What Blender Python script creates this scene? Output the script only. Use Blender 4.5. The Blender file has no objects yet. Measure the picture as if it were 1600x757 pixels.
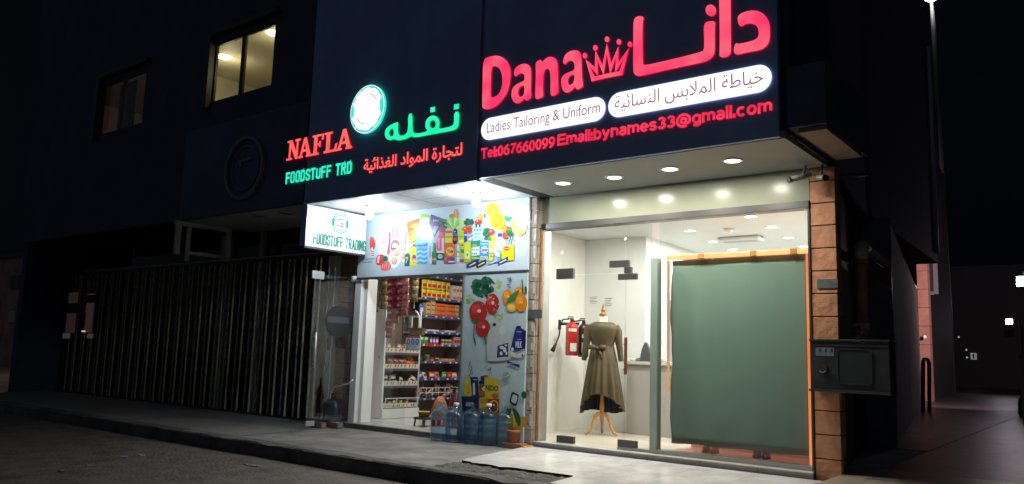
import bpy, bmesh, math, random
from mathutils import Vector, Matrix
R = math.radians
SC = bpy.context.scene
COL = SC.collection
rnd = random.Random(7)

# ------------------------------------------------------------------ camera
FPX, YAW, PIT, ROL = 1250.0, R(-37.7426297), R(7.84849539), R(1.76465946)
CAMP = Vector((0, 0, 1.304))
_right = Vector((math.cos(YAW), -math.sin(YAW), 0)); _fwd = Vector((math.sin(YAW), math.cos(YAW), 0)); _up = Vector((0, 0, 1))
FW = _fwd * math.cos(PIT) + _up * math.sin(PIT); _u2 = -_fwd * math.sin(PIT) + _up * math.cos(PIT)
RT = _right * math.cos(ROL) + _u2 * math.sin(ROL); UP = -_right * math.sin(ROL) + _u2 * math.cos(ROL)
cd = bpy.data.cameras.new('camera'); cam = bpy.data.objects.new('camera', cd); COL.objects.link(cam)
cd.sensor_width = 36; cd.lens = FPX / 1600 * 36; cd.clip_start = .05; cd.clip_end = 600
mw = Matrix((( RT.x, UP.x, -FW.x, CAMP.x), (RT.y, UP.y, -FW.y, CAMP.y), (RT.z, UP.z, -FW.z, CAMP.z), (0, 0, 0, 1)))
cam.matrix_world = mw; SC.camera = cam

# ------------------------------------------------------------------ night sky, moonlight, exposure
w = bpy.data.worlds.new('World'); SC.world = w; w.use_nodes = True
nt = w.node_tree; bg = nt.nodes['Background']
sky = nt.nodes.new('ShaderNodeTexSky'); sky.sky_type = 'NISHITA'; sky.sun_disc = False
SKY_STRENGTH = .08
sky.sun_elevation = R(-4.5); sky.sun_rotation = R(200); sky.altitude = 0
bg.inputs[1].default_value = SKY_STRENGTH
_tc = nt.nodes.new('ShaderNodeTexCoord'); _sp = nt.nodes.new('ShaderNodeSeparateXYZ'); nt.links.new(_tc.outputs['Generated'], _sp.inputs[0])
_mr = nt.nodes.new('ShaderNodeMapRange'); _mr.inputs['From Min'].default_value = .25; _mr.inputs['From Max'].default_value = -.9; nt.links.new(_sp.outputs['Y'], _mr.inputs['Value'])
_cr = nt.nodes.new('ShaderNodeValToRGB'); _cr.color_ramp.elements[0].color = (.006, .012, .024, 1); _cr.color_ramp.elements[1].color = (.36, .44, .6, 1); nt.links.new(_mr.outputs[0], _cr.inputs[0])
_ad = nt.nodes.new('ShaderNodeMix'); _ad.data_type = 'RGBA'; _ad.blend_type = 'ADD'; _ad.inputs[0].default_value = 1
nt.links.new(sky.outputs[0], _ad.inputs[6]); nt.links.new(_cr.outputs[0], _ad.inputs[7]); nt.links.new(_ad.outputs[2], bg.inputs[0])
sl = bpy.data.lights.new('moon', 'SUN'); sl.energy = .012; sl.angle = R(.5); sl.color = (.75, .85, 1)
so = bpy.data.objects.new('moon', sl); COL.objects.link(so); so.rotation_euler = (R(40), 0, R(-25))
SC.view_settings.view_transform = 'Standard'; SC.view_settings.look = 'None'
SC.view_settings.gamma = 1; SC.view_settings.exposure = 0; SC.view_settings.use_curve_mapping = False
SC.render.engine = 'CYCLES'
cy = SC.cycles; cy.use_denoising = True; cy.max_bounces = 8; cy.transparent_max_bounces = 16
cy.diffuse_bounces = 4; cy.glossy_bounces = 4; cy.transmission_bounces = 8; cy.sample_clamp_indirect = 4; cy.caustics_reflective = False; cy.caustics_refractive = False

# ------------------------------------------------------------------ pixel -> point on a world plane (photo is 1600 x 757)
def ray(x, y): return RT * ((x - 800) / FPX) - UP * ((y - 378.5) / FPX) + FW
def at(x, y, ax, v):
    d = ray(x, y); i = 'xyz'.index(ax); return CAMP + d * ((v - CAMP[i]) / d[i])

class Frame:                                   # a flat sheet: u to the right, v up, w out of it
    def __init__(s, O, U, V, N): s.O, s.U, s.V, s.N = Vector(O), Vector(U), Vector(V), Vector(N)
    def pt(s, u, v, w=0): return s.O + s.U * u + s.V * v + s.N * w
    def px(s, x, y):
        d = ray(x, y); t = (s.O - CAMP).dot(s.N) / d.dot(s.N); p = CAMP + d * t - s.O
        return (p.dot(s.U), p.dot(s.V))
def front(Y): return Frame((0, Y, 0), (1, 0, 0), (0, 0, 1), (0, -1, 0))
def sideR(X): return Frame((X, 0, 0), (0, 1, 0), (0, 0, 1), (1, 0, 0))
class Zoom:                                    # reads coordinates off an enlarged piece of the photo
    def __init__(s, fr, x0, y0, k): s.fr, s.x0, s.y0, s.k = fr, x0, y0, k
    def __call__(s, pts): return [s.fr.px(s.x0 + x / s.k, s.y0 + y / s.k) for x, y in pts]

# ------------------------------------------------------------------ materials
MATS = {}
def mat(name, col, rough=.6, metal=0, noise=None, bump=None, emit=None, es=1, spec=.5, coat=0, alpha_noise=None, sheen=0):
    if name in MATS: return MATS[name]
    m = bpy.data.materials.new(name); m.use_nodes = True; t = m.node_tree; b = t.nodes['Principled BSDF']
    b.inputs['Base Color'].default_value = (*col, 1); b.inputs['Roughness'].default_value = rough
    b.inputs['Metallic'].default_value = metal; b.inputs['Specular IOR Level'].default_value = spec
    b.inputs['Coat Weight'].default_value = coat; b.inputs['Sheen Weight'].default_value = sheen
    tc = None
    if noise or bump:
        tc = t.nodes.new('ShaderNodeTexCoord')
    if noise:
        sc, amt = noise[:2]
        n = t.nodes.new('ShaderNodeTexNoise'); n.inputs['Scale'].default_value = sc; n.inputs['Detail'].default_value = 6
        n.inputs['Roughness'].default_value = .65
        t.links.new(tc.outputs['Object'], n.inputs['Vector'])
        cr = t.nodes.new('ShaderNodeValToRGB')
        cr.color_ramp.elements[0].position = .3; cr.color_ramp.elements[1].position = .72
        dark = noise[2] if len(noise) > 2 else tuple(c * (1 - amt) for c in col)
        lite = tuple(min(1, c * (1 + amt * .6)) for c in col)
        cr.color_ramp.elements[0].color = (*dark, 1); cr.color_ramp.elements[1].color = (*lite, 1)
        t.links.new(n.outputs['Fac'], cr.inputs[0]); t.links.new(cr.outputs[0], b.inputs['Base Color'])
        rr = t.nodes.new('ShaderNodeMapRange'); rr.inputs['To Min'].default_value = max(0, rough - .08); rr.inputs['To Max'].default_value = min(1, rough + .1)
        t.links.new(n.outputs['Fac'], rr.inputs['Value']); t.links.new(rr.outputs[0], b.inputs['Roughness'])
    if bump:
        n2 = t.nodes.new('ShaderNodeTexNoise'); n2.inputs['Scale'].default_value = bump[0]; n2.inputs['Detail'].default_value = 8
        t.links.new(tc.outputs['Object'], n2.inputs['Vector'])
        bp = t.nodes.new('ShaderNodeBump'); bp.inputs['Strength'].default_value = bump[1]; bp.inputs['Distance'].default_value = bump[2] if len(bump) > 2 else .01
        t.links.new(n2.outputs['Fac'], bp.inputs['Height']); t.links.new(bp.outputs[0], b.inputs['Normal'])
    if emit:
        b.inputs['Emission Color'].default_value = (*emit, 1); b.inputs['Emission Strength'].default_value = es
    MATS[name] = m; return m

def emit_mat(name, c1, c2=None, es=1, scale=6):
    if name in MATS: return MATS[name]
    m = mat(name, (.02, .02, .02), .4, emit=c1, es=es); 
    if c2:
        t = m.node_tree; b = t.nodes['Principled BSDF']
        tc = t.nodes.new('ShaderNodeTexCoord'); n = t.nodes.new('ShaderNodeTexNoise'); n.inputs['Scale'].default_value = scale; n.inputs['Detail'].default_value = 1
        cr = t.nodes.new('ShaderNodeValToRGB'); cr.color_ramp.elements[0].position = .38; cr.color_ramp.elements[1].position = .66
        cr.color_ramp.elements[0].color = (*c1, 1); cr.color_ramp.elements[1].color = (*c2, 1)
        t.links.new(tc.outputs['Object'], n.inputs['Vector']); t.links.new(n.outputs['Fac'], cr.inputs[0]); t.links.new(cr.outputs[0], b.inputs['Emission Color'])
    return m

def schlick(t, refl=1.0):
    # reflectance of a clear pane, the same from either face
    lw = t.nodes.new('ShaderNodeLayerWeight'); lw.inputs[0].default_value = .5
    pw = t.nodes.new('ShaderNodeMath'); pw.operation = 'POWER'; pw.inputs[1].default_value = 5
    ma = t.nodes.new('ShaderNodeMath'); ma.operation = 'MULTIPLY_ADD'; ma.inputs[1].default_value = .9 * refl; ma.inputs[2].default_value = .035 * refl
    t.links.new(lw.outputs['Facing'], pw.inputs[0]); t.links.new(pw.outputs[0], ma.inputs[0]); return ma

def glass_mat(name, tint=(.93, .97, .95), refl=1.0):
    if name in MATS: return MATS[name]
    m = bpy.data.materials.new(name); m.use_nodes = True; t = m.node_tree; t.nodes.clear()
    o = t.nodes.new('ShaderNodeOutputMaterial'); mx = t.nodes.new('ShaderNodeMixShader')
    tr = t.nodes.new('ShaderNodeBsdfTransparent'); tr.inputs[0].default_value = (*tint, 1)
    gl = t.nodes.new('ShaderNodeBsdfGlossy'); gl.inputs['Roughness'].default_value = .02
    mu = schlick(t, refl); t.links.new(mu.outputs[0], mx.inputs[0])
    t.links.new(tr.outputs[0], mx.inputs[1]); t.links.new(gl.outputs[0], mx.inputs[2]); t.links.new(mx.outputs[0], o.inputs[0])
    MATS[name] = m; return m

def tile_mat(name, col, mortar, sx, sy, rough=.15, offset=0.0, msize=.006, vary=.06, bump=.2):
    """square tiles laid over the world's x-y plane"""
    if name in MATS: return MATS[name]
    m = bpy.data.materials.new(name); m.use_nodes = True; t = m.node_tree; b = t.nodes['Principled BSDF']
    g = t.nodes.new('ShaderNodeTexCoord'); br = t.nodes.new('ShaderNodeTexBrick')
    br.inputs['Scale'].default_value = 1; br.inputs['Brick Width'].default_value = sx; br.inputs['Row Height'].default_value = sy
    br.inputs['Mortar Size'].default_value = msize; br.offset = offset; br.squash = 1
    br.inputs['Color1'].default_value = (*col, 1); br.inputs['Color2'].default_value = (*[c * (1 - vary) for c in col], 1); br.inputs['Mortar'].default_value = (*mortar, 1)
    t.links.new(g.outputs['Object'], br.inputs['Vector'])
    n = t.nodes.new('ShaderNodeTexNoise'); n.inputs['Scale'].default_value = 3.2; n.inputs['Detail'].default_value = 8; n.inputs['Roughness'].default_value = .7
    t.links.new(g.outputs['Object'], n.inputs['Vector'])
    mr = t.nodes.new('ShaderNodeMapRange'); mr.inputs['From Min'].default_value = .3; mr.inputs['From Max'].default_value = .7; mr.inputs['To Min'].default_value = .72; mr.inputs['To Max'].default_value = 1.05
    t.links.new(n.outputs['Fac'], mr.inputs['Value'])
    mx = t.nodes.new('ShaderNodeMix'); mx.data_type = 'RGBA'; mx.blend_type = 'MULTIPLY'; mx.inputs[0].default_value = 1
    t.links.new(br.outputs['Color'], mx.inputs[6]); t.links.new(mr.outputs[0], mx.inputs[7]); t.links.new(mx.outputs[2], b.inputs['Base Color'])
    rr = t.nodes.new('ShaderNodeMapRange'); rr.inputs['To Min'].default_value = rough; rr.inputs['To Max'].default_value = rough + .25
    t.links.new(n.outputs['Fac'], rr.inputs['Value']); t.links.new(rr.outputs[0], b.inputs['Roughness'])
    bp = t.nodes.new('ShaderNodeBump'); bp.inputs['Strength'].default_value = bump; bp.inputs['Distance'].default_value = .004; bp.invert = True
    t.links.new(br.outputs['Fac'], bp.inputs['Height']); t.links.new(bp.outputs[0], b.inputs['Normal'])
    MATS[name] = m; return m

# ------------------------------------------------------------------ mesh builder
class MB:
    def __init__(s): s.bm = bmesh.new()
    def face(s, pts, mi=0):
        vs = [s.bm.verts.new(p) for p in pts]
        try: f = s.bm.faces.new(vs); f.material_index = mi; return f
        except ValueError: return None
    def box(s, x0, x1, y0, y1, z0, z1, mi=0, bev=0):
        c = [(x0, y0, z0), (x1, y0, z0), (x1, y1, z0), (x0, y1, z0), (x0, y0, z1), (x1, y0, z1), (x1, y1, z1), (x0, y1, z1)]
        return s.hexa(c, mi, bev)
    def hexa(s, c, mi=0, bev=0):
        v = [s.bm.verts.new(p) for p in c]; fs = []
        for q in ((0, 3, 2, 1), (4, 5, 6, 7), (0, 1, 5, 4), (1, 2, 6, 5), (2, 3, 7, 6), (3, 0, 4, 7)):
            f = s.bm.faces.new([v[i] for i in q]); f.material_index = mi; fs.append(f)
        if bev:
            es = list({e for f in fs for e in f.edges})
            bmesh.ops.bevel(s.bm, geom=es, offset=bev, segments=2, profile=.6, affect='EDGES', material=-1)
        return v
    def slab(s, fr, pts, w0, w1, mi=0, mside=None):
        """polygon pts (u, v) on a frame, from depth w0 to w1; front face at w1"""
        ms = mi if mside is None else mside
        a = sum(pts[i][0] * pts[(i + 1) % len(pts)][1] - pts[(i + 1) % len(pts)][0] * pts[i][1] for i in range(len(pts)))
        if a < 0: pts = pts[::-1]
        A = [s.bm.verts.new(fr.pt(u, v, w0)) for u, v in pts]; B = [s.bm.verts.new(fr.pt(u, v, w1)) for u, v in pts]
        try:
            s.bm.faces.new(B).material_index = mi
            s.bm.faces.new(A[::-1]).material_index = ms
            n = len(pts)
            for i in range(n):
                s.bm.faces.new([A[i], A[(i + 1) % n], B[(i + 1) % n], B[i]]).material_index = ms
        except ValueError: pass
    def sheet(s, fr, pts, w, mi=0):
        a = sum(pts[i][0] * pts[(i + 1) % len(pts)][1] - pts[(i + 1) % len(pts)][0] * pts[i][1] for i in range(len(pts)))
        if a < 0: pts = pts[::-1]
        s.face([fr.pt(u, v, w) for u, v in pts], mi)
    def stroke(s, fr, pts, width, w0, w1, mi=0, mside=None, closed=False, cap=0):
        pts = [Vector(p) for p in pts]; n = len(pts)
        if cap and not closed:
            pts[0] = pts[0] - (pts[1] - pts[0]).normalized() * cap; pts[-1] = pts[-1] + (pts[-1] - pts[-2]).normalized() * cap
        L, Rr = [], []
        for i in range(n):
            p = pts[i]
            a = pts[i - 1] if (i > 0 or closed) else None; b = pts[(i + 1) % n] if (i < n - 1 or closed) else None
            d1 = (p - a).normalized() if a is not None else (b - p).normalized()
            d2 = (b - p).normalized() if b is not None else d1
            n1 = Vector((-d1.y, d1.x)); n2 = Vector((-d2.y, d2.x)); m = n1 + n2
            m = n1 if m.length < 1e-4 else m.normalized()
            k = width / 2 / max(.42, m.dot(n1))
            L.append(p + m * k); Rr.append(p - m * k)
        ms = mi if mside is None else mside
        def ring(w): return [s.bm.verts.new(fr.pt(q.x, q.y, w)) for q in L], [s.bm.verts.new(fr.pt(q.x, q.y, w)) for q in Rr]
        la, ra = ring(w0); lb, rb = ring(w1)
        m_ = n if closed else n - 1
        def F(vs, k):
            try: s.bm.faces.new(vs).material_index = k
            except ValueError: pass
        for i in range(m_):
            j = (i + 1) % n
            F([rb[i], rb[j], lb[j], lb[i]], mi); F([lb[i], lb[j], la[j], la[i]], ms); F([ra[i], ra[j], rb[j], rb[i]], ms)
        if not closed:
            F([lb[0], la[0], ra[0], rb[0]], ms); F([rb[-1], ra[-1], la[-1], lb[-1]], ms)
    def lathe(s, c, prof, seg=24, mi=0, sx=1, sy=1, cap=True):
        rings = []
        for r, z in prof:
            rings.append([s.bm.verts.new((c[0] + r * sx * math.cos(2 * math.pi * i / seg), c[1] + r * sy * math.sin(2 * math.pi * i / seg), c[2] + z)) for i in range(seg)])
        for a, b in zip(rings, rings[1:]):
            for i in range(seg):
                f = s.bm.faces.new([a[i], a[(i + 1) % seg], b[(i + 1) % seg], b[i]]); f.material_index = mi; f.smooth = True
        if cap:
            try:
                s.bm.faces.new(rings[0][::-1]).material_index = mi; s.bm.faces.new(rings[-1]).material_index = mi
            except ValueError: pass
    def tube(s, pts, r, seg=10, mi=0, cap=True):
        pts = [Vector(p) for p in pts]; n = len(pts); rs = r if isinstance(r, (list, tuple)) else [r] * n
        rings = []; prev = None
        for i, p in enumerate(pts):
            d = (pts[min(i + 1, n - 1)] - pts[max(i - 1, 0)]).normalized()
            if prev is None:
                x = d.orthogonal().normalized()
            else:
                x = (prev - d * prev.dot(d)).normalized()
            prev = x; y = d.cross(x)
            rings.append([s.bm.verts.new(p + (x * math.cos(2 * math.pi * k / seg) + y * math.sin(2 * math.pi * k / seg)) * rs[i]) for k in range(seg)])
        for a, b in zip(rings, rings[1:]):
            for i in range(seg):
                f = s.bm.faces.new([a[i], a[(i + 1) % seg], b[(i + 1) % seg], b[i]]); f.material_index = mi; f.smooth = True
        if cap:
            s.bm.faces.new(rings[0][::-1]).material_index = mi; s.bm.faces.new(rings[-1]).material_index = mi
    def done(s, name, mats, parent=None, base=None, smooth=False, fix=True):
        if fix: bmesh.ops.recalc_face_normals(s.bm, faces=s.bm.faces)
        b = Vector(BASE.get(parent.name, (0, 0, 0))) if parent else Vector(base or (0, 0, 0))
        for v in s.bm.verts: v.co -= b
        me = bpy.data.meshes.new(name); s.bm.to_mesh(me); s.bm.free()
        for m in (mats if isinstance(mats, (list, tuple)) else [mats]): me.materials.append(m)
        if smooth:
            for p in me.polygons: p.use_smooth = True
        o = bpy.data.objects.new(name, me); COL.objects.link(o)
        if parent: o.parent = parent; BASE[o.name] = b
        else: o.location = b; BASE[o.name] = b
        return o
BASE = {}
def tag(o, label=None, cat=None, group=None, kind=None):
    if label: o['label'] = label
    if cat: o['category'] = cat
    if group: o['group'] = group
    if kind: o['kind'] = kind
    return o
def thing(name, label, cat, base=(0, 0, 0), group=None):
    o = bpy.data.objects.new(name, None); COL.objects.link(o); o.location = base; BASE[o.name] = Vector(base); o.empty_display_size = .1
    return tag(o, label, cat, group)
def dup(root, loc, rz=0, label=None, group=None, scale=None):
    r = root.copy(); COL.objects.link(r); r.location = loc; r.rotation_euler = (0, 0, rz)
    if label: r['label'] = label
    if group: r['group'] = group
    if scale: r.scale = scale
    for ch in list(root.children):
        c = ch.copy(); COL.objects.link(c); c.parent = r
        for g in ch.children:
            d = g.copy(); COL.objects.link(d); d.parent = c
    return r

def chaikin(p, it=2):
    for _ in range(it):
        q = []
        for i in range(len(p)):
            a, b = p[i], p[(i + 1) % len(p)]
            q += [(a[0] * .75 + b[0] * .25, a[1] * .75 + b[1] * .25), (a[0] * .25 + b[0] * .75, a[1] * .25 + b[1] * .75)]
        p = q
    return p
def ell(cx, cy, rx, ry, n=20, a=0):
    ca, sa = math.cos(a), math.sin(a)
    return [(cx + rx * math.cos(t) * ca - ry * math.sin(t) * sa, cy + rx * math.cos(t) * sa + ry * math.sin(t) * ca) for t in (2 * math.pi * i / n for i in range(n))]
def rectp(x0, y0, x1, y1): return [(x0, y0), (x1, y0), (x1, y1), (x0, y1)]

# --- outlines with holes, and text in the built-in font, through 2-D curves
def outline(mb, fr, polys, w0, w1, mi=0, mside=None):
    cu = bpy.data.curves.new('tmp', 'CURVE'); cu.dimensions = '2D'; cu.fill_mode = 'BOTH'; cu.extrude = .5
    for p in polys:
        sp = cu.splines.new('POLY'); sp.points.add(len(p) - 1); sp.use_cyclic_u = True
        for i, q in enumerate(p): sp.points[i].co = (q[0], q[1], 0, 1)
    _curve_in(mb, fr, cu, w0, w1, mi, mside, None)
def _curve_in(mb, fr, cu, w0, w1, mi, mside, boxuv):
    ob = bpy.data.objects.new('tmp', cu); COL.objects.link(ob)
    dg = bpy.context.evaluated_depsgraph_get(); me = bpy.data.meshes.new_from_object(ob.evaluated_get(dg))
    co = [v.co.copy() for v in me.vertices]
    if not co: bpy.data.objects.remove(ob); return
    if boxuv:
        u0, u1, v0, v1 = boxuv
        xs = [c.x for c in co]; ys = [c.y for c in co]; ax, bx, ay, by = min(xs), max(xs), min(ys), max(ys)
        f = lambda c: (u0 + (c.x - ax) / (bx - ax) * (u1 - u0), v0 + (c.y - ay) / (by - ay) * (v1 - v0))
    else: f = lambda c: (c.x, c.y)
    vs = [mb.bm.verts.new(fr.pt(*f(c), w1 if c.z > 0 else w0)) for c in co]
    for p in me.polygons:
        try:
            fc = mb.bm.faces.new([vs[i] for i in p.vertices])
            zz = [co[i].z for i in p.vertices]
            fc.material_index = mi if min(zz) > 0 or max(zz) < 0 else (mi if mside is None else mside)
        except ValueError: pass
    bpy.data.objects.remove(ob); bpy.data.meshes.remove(me); bpy.data.curves.remove(cu)
def text(mb, fr, body, u0, u1, v0, v1, w0, w1, mi=0, mside=None, bold=0):
    cu = bpy.data.curves.new('tmp', 'FONT'); cu.body = body; cu.extrude = .05; cu.offset = bold; cu.resolution_u = 3
    _curve_in(mb, fr, cu, w0, w1, mi, mside, (u0, u1, v0, v1))
AR = {'ا': (0xFE8D, 2), 'ب': (0xFE8F, 4), 'ة': (0xFE93, 2), 'ت': (0xFE95, 4), 'ج': (0xFE9D, 4), 'خ': (0xFEA5, 4), 'د': (0xFEA9, 2), 'ذ': (0xFEAB, 2), 'ر': (0xFEAD, 2), 'س': (0xFEB1, 4), 'ط': (0xFEC1, 4), 'غ': (0xFECD, 4), 'ل': (0xFEDD, 4), 'م': (0xFEE1, 4), 'ن': (0xFEE5, 4), 'ه': (0xFEE9, 4), 'و': (0xFEED, 2), 'ي': (0xFEF1, 4), 'ئ': (0xFE89, 4), 'ص': (0xFEB9, 4), 'ف': (0xFED1, 4), '\uFEFB': (0xFEFB, 2)}
def arabic(s):
    s = s.replace('لا', '\uFEFB'); out = []
    for i, c in enumerate(s):
        if c not in AR: out.append(c); continue
        b, n = AR[c]; pj = i > 0 and s[i - 1] in AR and AR[s[i - 1]][1] == 4; nj = n == 4 and i + 1 < len(s) and s[i + 1] in AR
        out.append(chr(b + ((3 if nj else 1) if pj else (2 if nj else 0))))
    return ''.join(reversed(out))

# --- a stroke alphabet (cap height 1): (width, [polylines])
def arc(cx, cy, rx, ry, a0, a1, n=10): return [(cx + rx * math.cos(R(a0 + (a1 - a0) * i / n)), cy + ry * math.sin(R(a0 + (a1 - a0) * i / n))) for i in range(n + 1)]
def rr(x0, y0, x1, y1, r=.16):      # rounded upright loop
    return arc(x1 - r, y1 - r, r, r, 0, 90, 4) + arc(x0 + r, y1 - r, r, r, 90, 180, 4) + arc(x0 + r, y0 + r, r, r, 180, 270, 4) + arc(x1 - r, y0 + r, r, r, 270, 360, 4)
GL = {
 'F': (.46, [[(0, 0), (0, 1)], [(0, 1), (.46, 1)], [(0, .52), (.4, .52)]]),
 'O': (.5, [rr(0, 0, .5, 1) + [(.5, .84)]]),
 'D': (.5, [[(0, 0), (0, 1)], [(0, 1), (.3, 1)] + arc(.3, .8, .2, .2, 90, 0, 4) + arc(.3, .2, .2, .2, 0, -90, 4) + [(0, 0)]]),
 'S': (.48, [[(.48, .7), (.48, .85)] + arc(.33, .85, .15, .15, 0, 90, 4) + arc(.15, .85, .15, .15, 90, 180, 4) + [(0, .68), (.06, .58), (.42, .42), (.48, .32)] + arc(.33, .15, .15, .15, 0, -90, 4) + arc(.15, .15, .15, .15, 270, 180, 4) + [(0, .3)]]),
 'T': (.5, [[(0, 1), (.5, 1)], [(.25, 1), (.25, 0)]]),
 'U': (.5, [[(0, 1), (0, .18)] + arc(.18, .18, .18, .18, 180, 270, 4) + arc(.32, .18, .18, .18, 270, 360, 4) + [(.5, 1)]]),
 'R': (.5, [[(0, 0), (0, 1)], [(0, 1), (.32, 1)] + arc(.32, .84, .17, .16, 90, 0, 4) + arc(.32, .68, .17, .16, 0, -90, 4) + [(0, .52)], [(.28, .52), (.5, 0)]]),
 'A': (.56, [[(0, 0), (.28, 1)], [(.28, 1), (.56, 0)], [(.1, .28), (.46, .28)]]),
 'I': (.0, [[(0, 0), (0, 1)]]),
 'N': (.5, [[(0, 0), (0, 1)], [(0, 1), (.5, 0)], [(.5, 0), (.5, 1)]]),
 'G': (.5, [[(.5, .72), (.5, .84)] + arc(.34, .84, .16, .16, 0, 90, 4) + arc(.16, .84, .16, .16, 90, 180, 4) + arc(.16, .16, .16, .16, 180, 270, 4) + arc(.34, .16, .16, .16, 270, 360, 4) + [(.5, .46), (.28, .46)]]),
 'E': (.52, [[(0, 0), (0, 1)], [(0, 1), (.52, 1)], [(0, .53), (.48, .53)], [(0, 0), (.54, 0)]]),
 'L': (.46, [[(0, 1), (0, 0)], [(0, 0), (.46, 0)]]),
 'e': (.44, [[(0, .37), (.44, .37)] + arc(.22, .37, .22, .35, 0, 320, 16)]),
 'l': (0, [[(0, 0), (0, 1)]]), 'i': (0, [[(0, 0), (0, .72)], [(0, .9), (0, 1.02)]]), ':': (0, [[(0, 0), (0, .14)], [(0, .5), (0, .64)]]), '.': (0, [[(0, 0), (0, .14)]]),
 '0': (.42, [arc(.21, .5, .21, .5, 90, 450, 20)]),
 '6': (.44, [arc(.22, .32, .22, .32, 0, 360, 16), arc(.5, .3, .5, .72, 180, 100, 8)]),
 '9': (.44, [arc(.22, .68, .22, .32, 0, 360, 16), arc(-.06, .7, .5, .72, 0, -80, 8)]),
 '7': (.44, [[(0, 1), (.44, 1), (.3, .62), (.18, .3), (.14, 0)]]),
 '3': (.42, [arc(.2, .76, .2, .24, 160, -90, 10) + arc(.2, .26, .22, .26, 90, -160, 10)]),
 'm': (.7, [[(0, 0), (0, .74)], arc(.175, .54, .175, .18, 180, 0, 8) + [(.35, 0)], arc(.525, .54, .175, .18, 180, 0, 8) + [(.7, 0)]]),
 'n': (.42, [[(0, 0), (0, .74)], arc(.21, .52, .21, .2, 180, 0, 8) + [(.42, 0)]]),
 'a': (.4, [arc(.19, .54, .19, .18, 160, 0, 8) + [(.38, .1), (.42, 0)], arc(.19, .2, .19, .2, 20, 340, 14), [(.38, .4), (.2, .38)]]),
 'b': (.44, [[(0, 0), (0, 1)], arc(.22, .36, .22, .36, 0, 360, 16)]),
 'y': (.46, [[(0, .74), (.23, .02)], [(.46, .74), (.2, -.1), (.14, -.22), (.02, -.22)]]),
 's': (.38, [[(.36, .56)] + arc(.19, .55, .18, .17, 30, 180, 7) + [(.06, .42), (.32, .33)] + arc(.19, .19, .19, .19, 30, -170, 9)]),
 'c': (.42, [arc(.22, .36, .22, .36, 45, 315, 14)]), 'o': (.44, [arc(.22, .36, .22, .36, 0, 360, 16)]),
 'g': (.44, [arc(.22, .36, .22, .36, 0, 360, 16), [(.44, .74), (.44, -.05)] + arc(.22, -.06, .22, .2, 0, -150, 8)]),
 '@': (.86, [arc(.43, .38, .17, .24, 0, 360, 14), [(.62, .62), (.58, .22)] + arc(.7, .2, .12, .1, 180, 290, 4) + arc(.43, .4, .43, .58, -20, 300, 22)]),
}
def strokes(mb, fr, body, u0, u1, v0, v1, wid, w0, w1, gap=.2, space=.34, mi=0, mside=None, vtop=1.0, sx=1):
    """writes body so it fills u0..u1, baseline v0, cap height at v1"""
    x = 0; items = []
    for c in body:
        if c == ' ': x += space; continue
        W, ps = GL[c]; items.append((x, ps)); x += W + gap
    tot = x - gap; k = (u1 - u0 - wid) / tot; h = (v1 - v0 - wid)
    for n, (x, ps) in enumerate(items):
        for q, p in enumerate(ps):
            mb.stroke(fr, [(u0 + wid / 2 + (x + a) * k, v0 + wid / 2 + b * h) for a, b in p], wid, w0, w1 + (n % 2) * .0012 + q * .0005, mi, mside, cap=wid / 2 if len(p) == 2 else 0)

# ------------------------------------------------------------------ shared materials
M_road = mat('road_paving', (.13, .11, .095), .75, noise=(3.5, .55, (.055, .044, .038)), bump=(26, .9, .02))
M_conc = mat('concrete', (.2, .195, .185), .8, noise=(2.6, .4, (.085, .08, .075)), bump=(30, .5, .012))
M_kerb = mat('kerb_stone', (.13, .125, .12), .85, noise=(3, .5, (.045, .042, .04)), bump=(22, .9, .02))
M_rub = mat('rubble', (.13, .125, .11), .95, noise=(9, .5, (.05, .046, .04)), bump=(26, 1, .05))
M_tile = tile_mat('porcelain_tiles', (.78, .77, .76), (.42, .41, .4), .6, .6, rough=.05, msize=.004, vary=.03, bump=.1)
M_ltile = tile_mat('old_tiles', (.26, .245, .22), (.12, .11, .1), .4, .4, rough=.38, msize=.006, vary=.1)
M_btile = tile_mat('beige_tiles', (.3, .25, .19), (.14, .11, .09), .33, .33, rough=.3, msize=.006, vary=.1)
M_paver = tile_mat('alley_pavers', (.055, .043, .045), (.03, .025, .025), .22, .11, rough=.28, offset=.5, msize=.008, vary=.35, bump=.9)
M_sill = tile_mat('sill_tiles', (.33, .33, .32), (.16, .16, .15), .62, 3, rough=.3, msize=.004, vary=.06)
M_navy = mat('navy_cladding', (.22, .34, .62), .42, noise=(1.2, .2), spec=.5)  # lifted above true navy to stand in for ambient glow on the signs
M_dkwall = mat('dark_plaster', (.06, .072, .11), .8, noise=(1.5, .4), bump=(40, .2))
M_white = mat('white_paint', (.78, .78, .76), .5, noise=(2, .05))
M_cream = mat('cream_paint', (.76, .73, .68), .55, noise=(1.5, .06))
M_soff = mat('soffit_paint', (.29, .3, .28), .55, noise=(1.5, .08))
M_ceil = mat('ceiling_board', (.64, .66, .67), .5, noise=(2.5, .06))
M_alu = mat('aluminium', (.35, .35, .34), .42, .8, noise=(8, .1))
M_dkalu = mat('dark_aluminium', (.045, .042, .042), .42, .3)
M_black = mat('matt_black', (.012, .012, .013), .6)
M_gap = mat('joint_black', (.02, .018, .016), .9)
M_glass = glass_mat('clear_glass')
M_gstone = mat('grey_stone', (.27, .235, .2), .75, noise=(7, .35), bump=(14, .9, .02))
M_ostone = mat('orange_stone', (.38, .175, .085), .7, noise=(5, .35, (.25, .105, .05)), bump=(11, .7, .02))
M_mort = mat('pale_mortar', (.5, .47, .42), .9, noise=(20, .3))
M_steel = mat('brushed_steel', (.1, .105, .105), .36, .85, noise=(14, .15), bump=(60, .1))
M_wood = mat('pale_wood', (.55, .27, .09), .4, noise=(14, .25))
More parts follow.
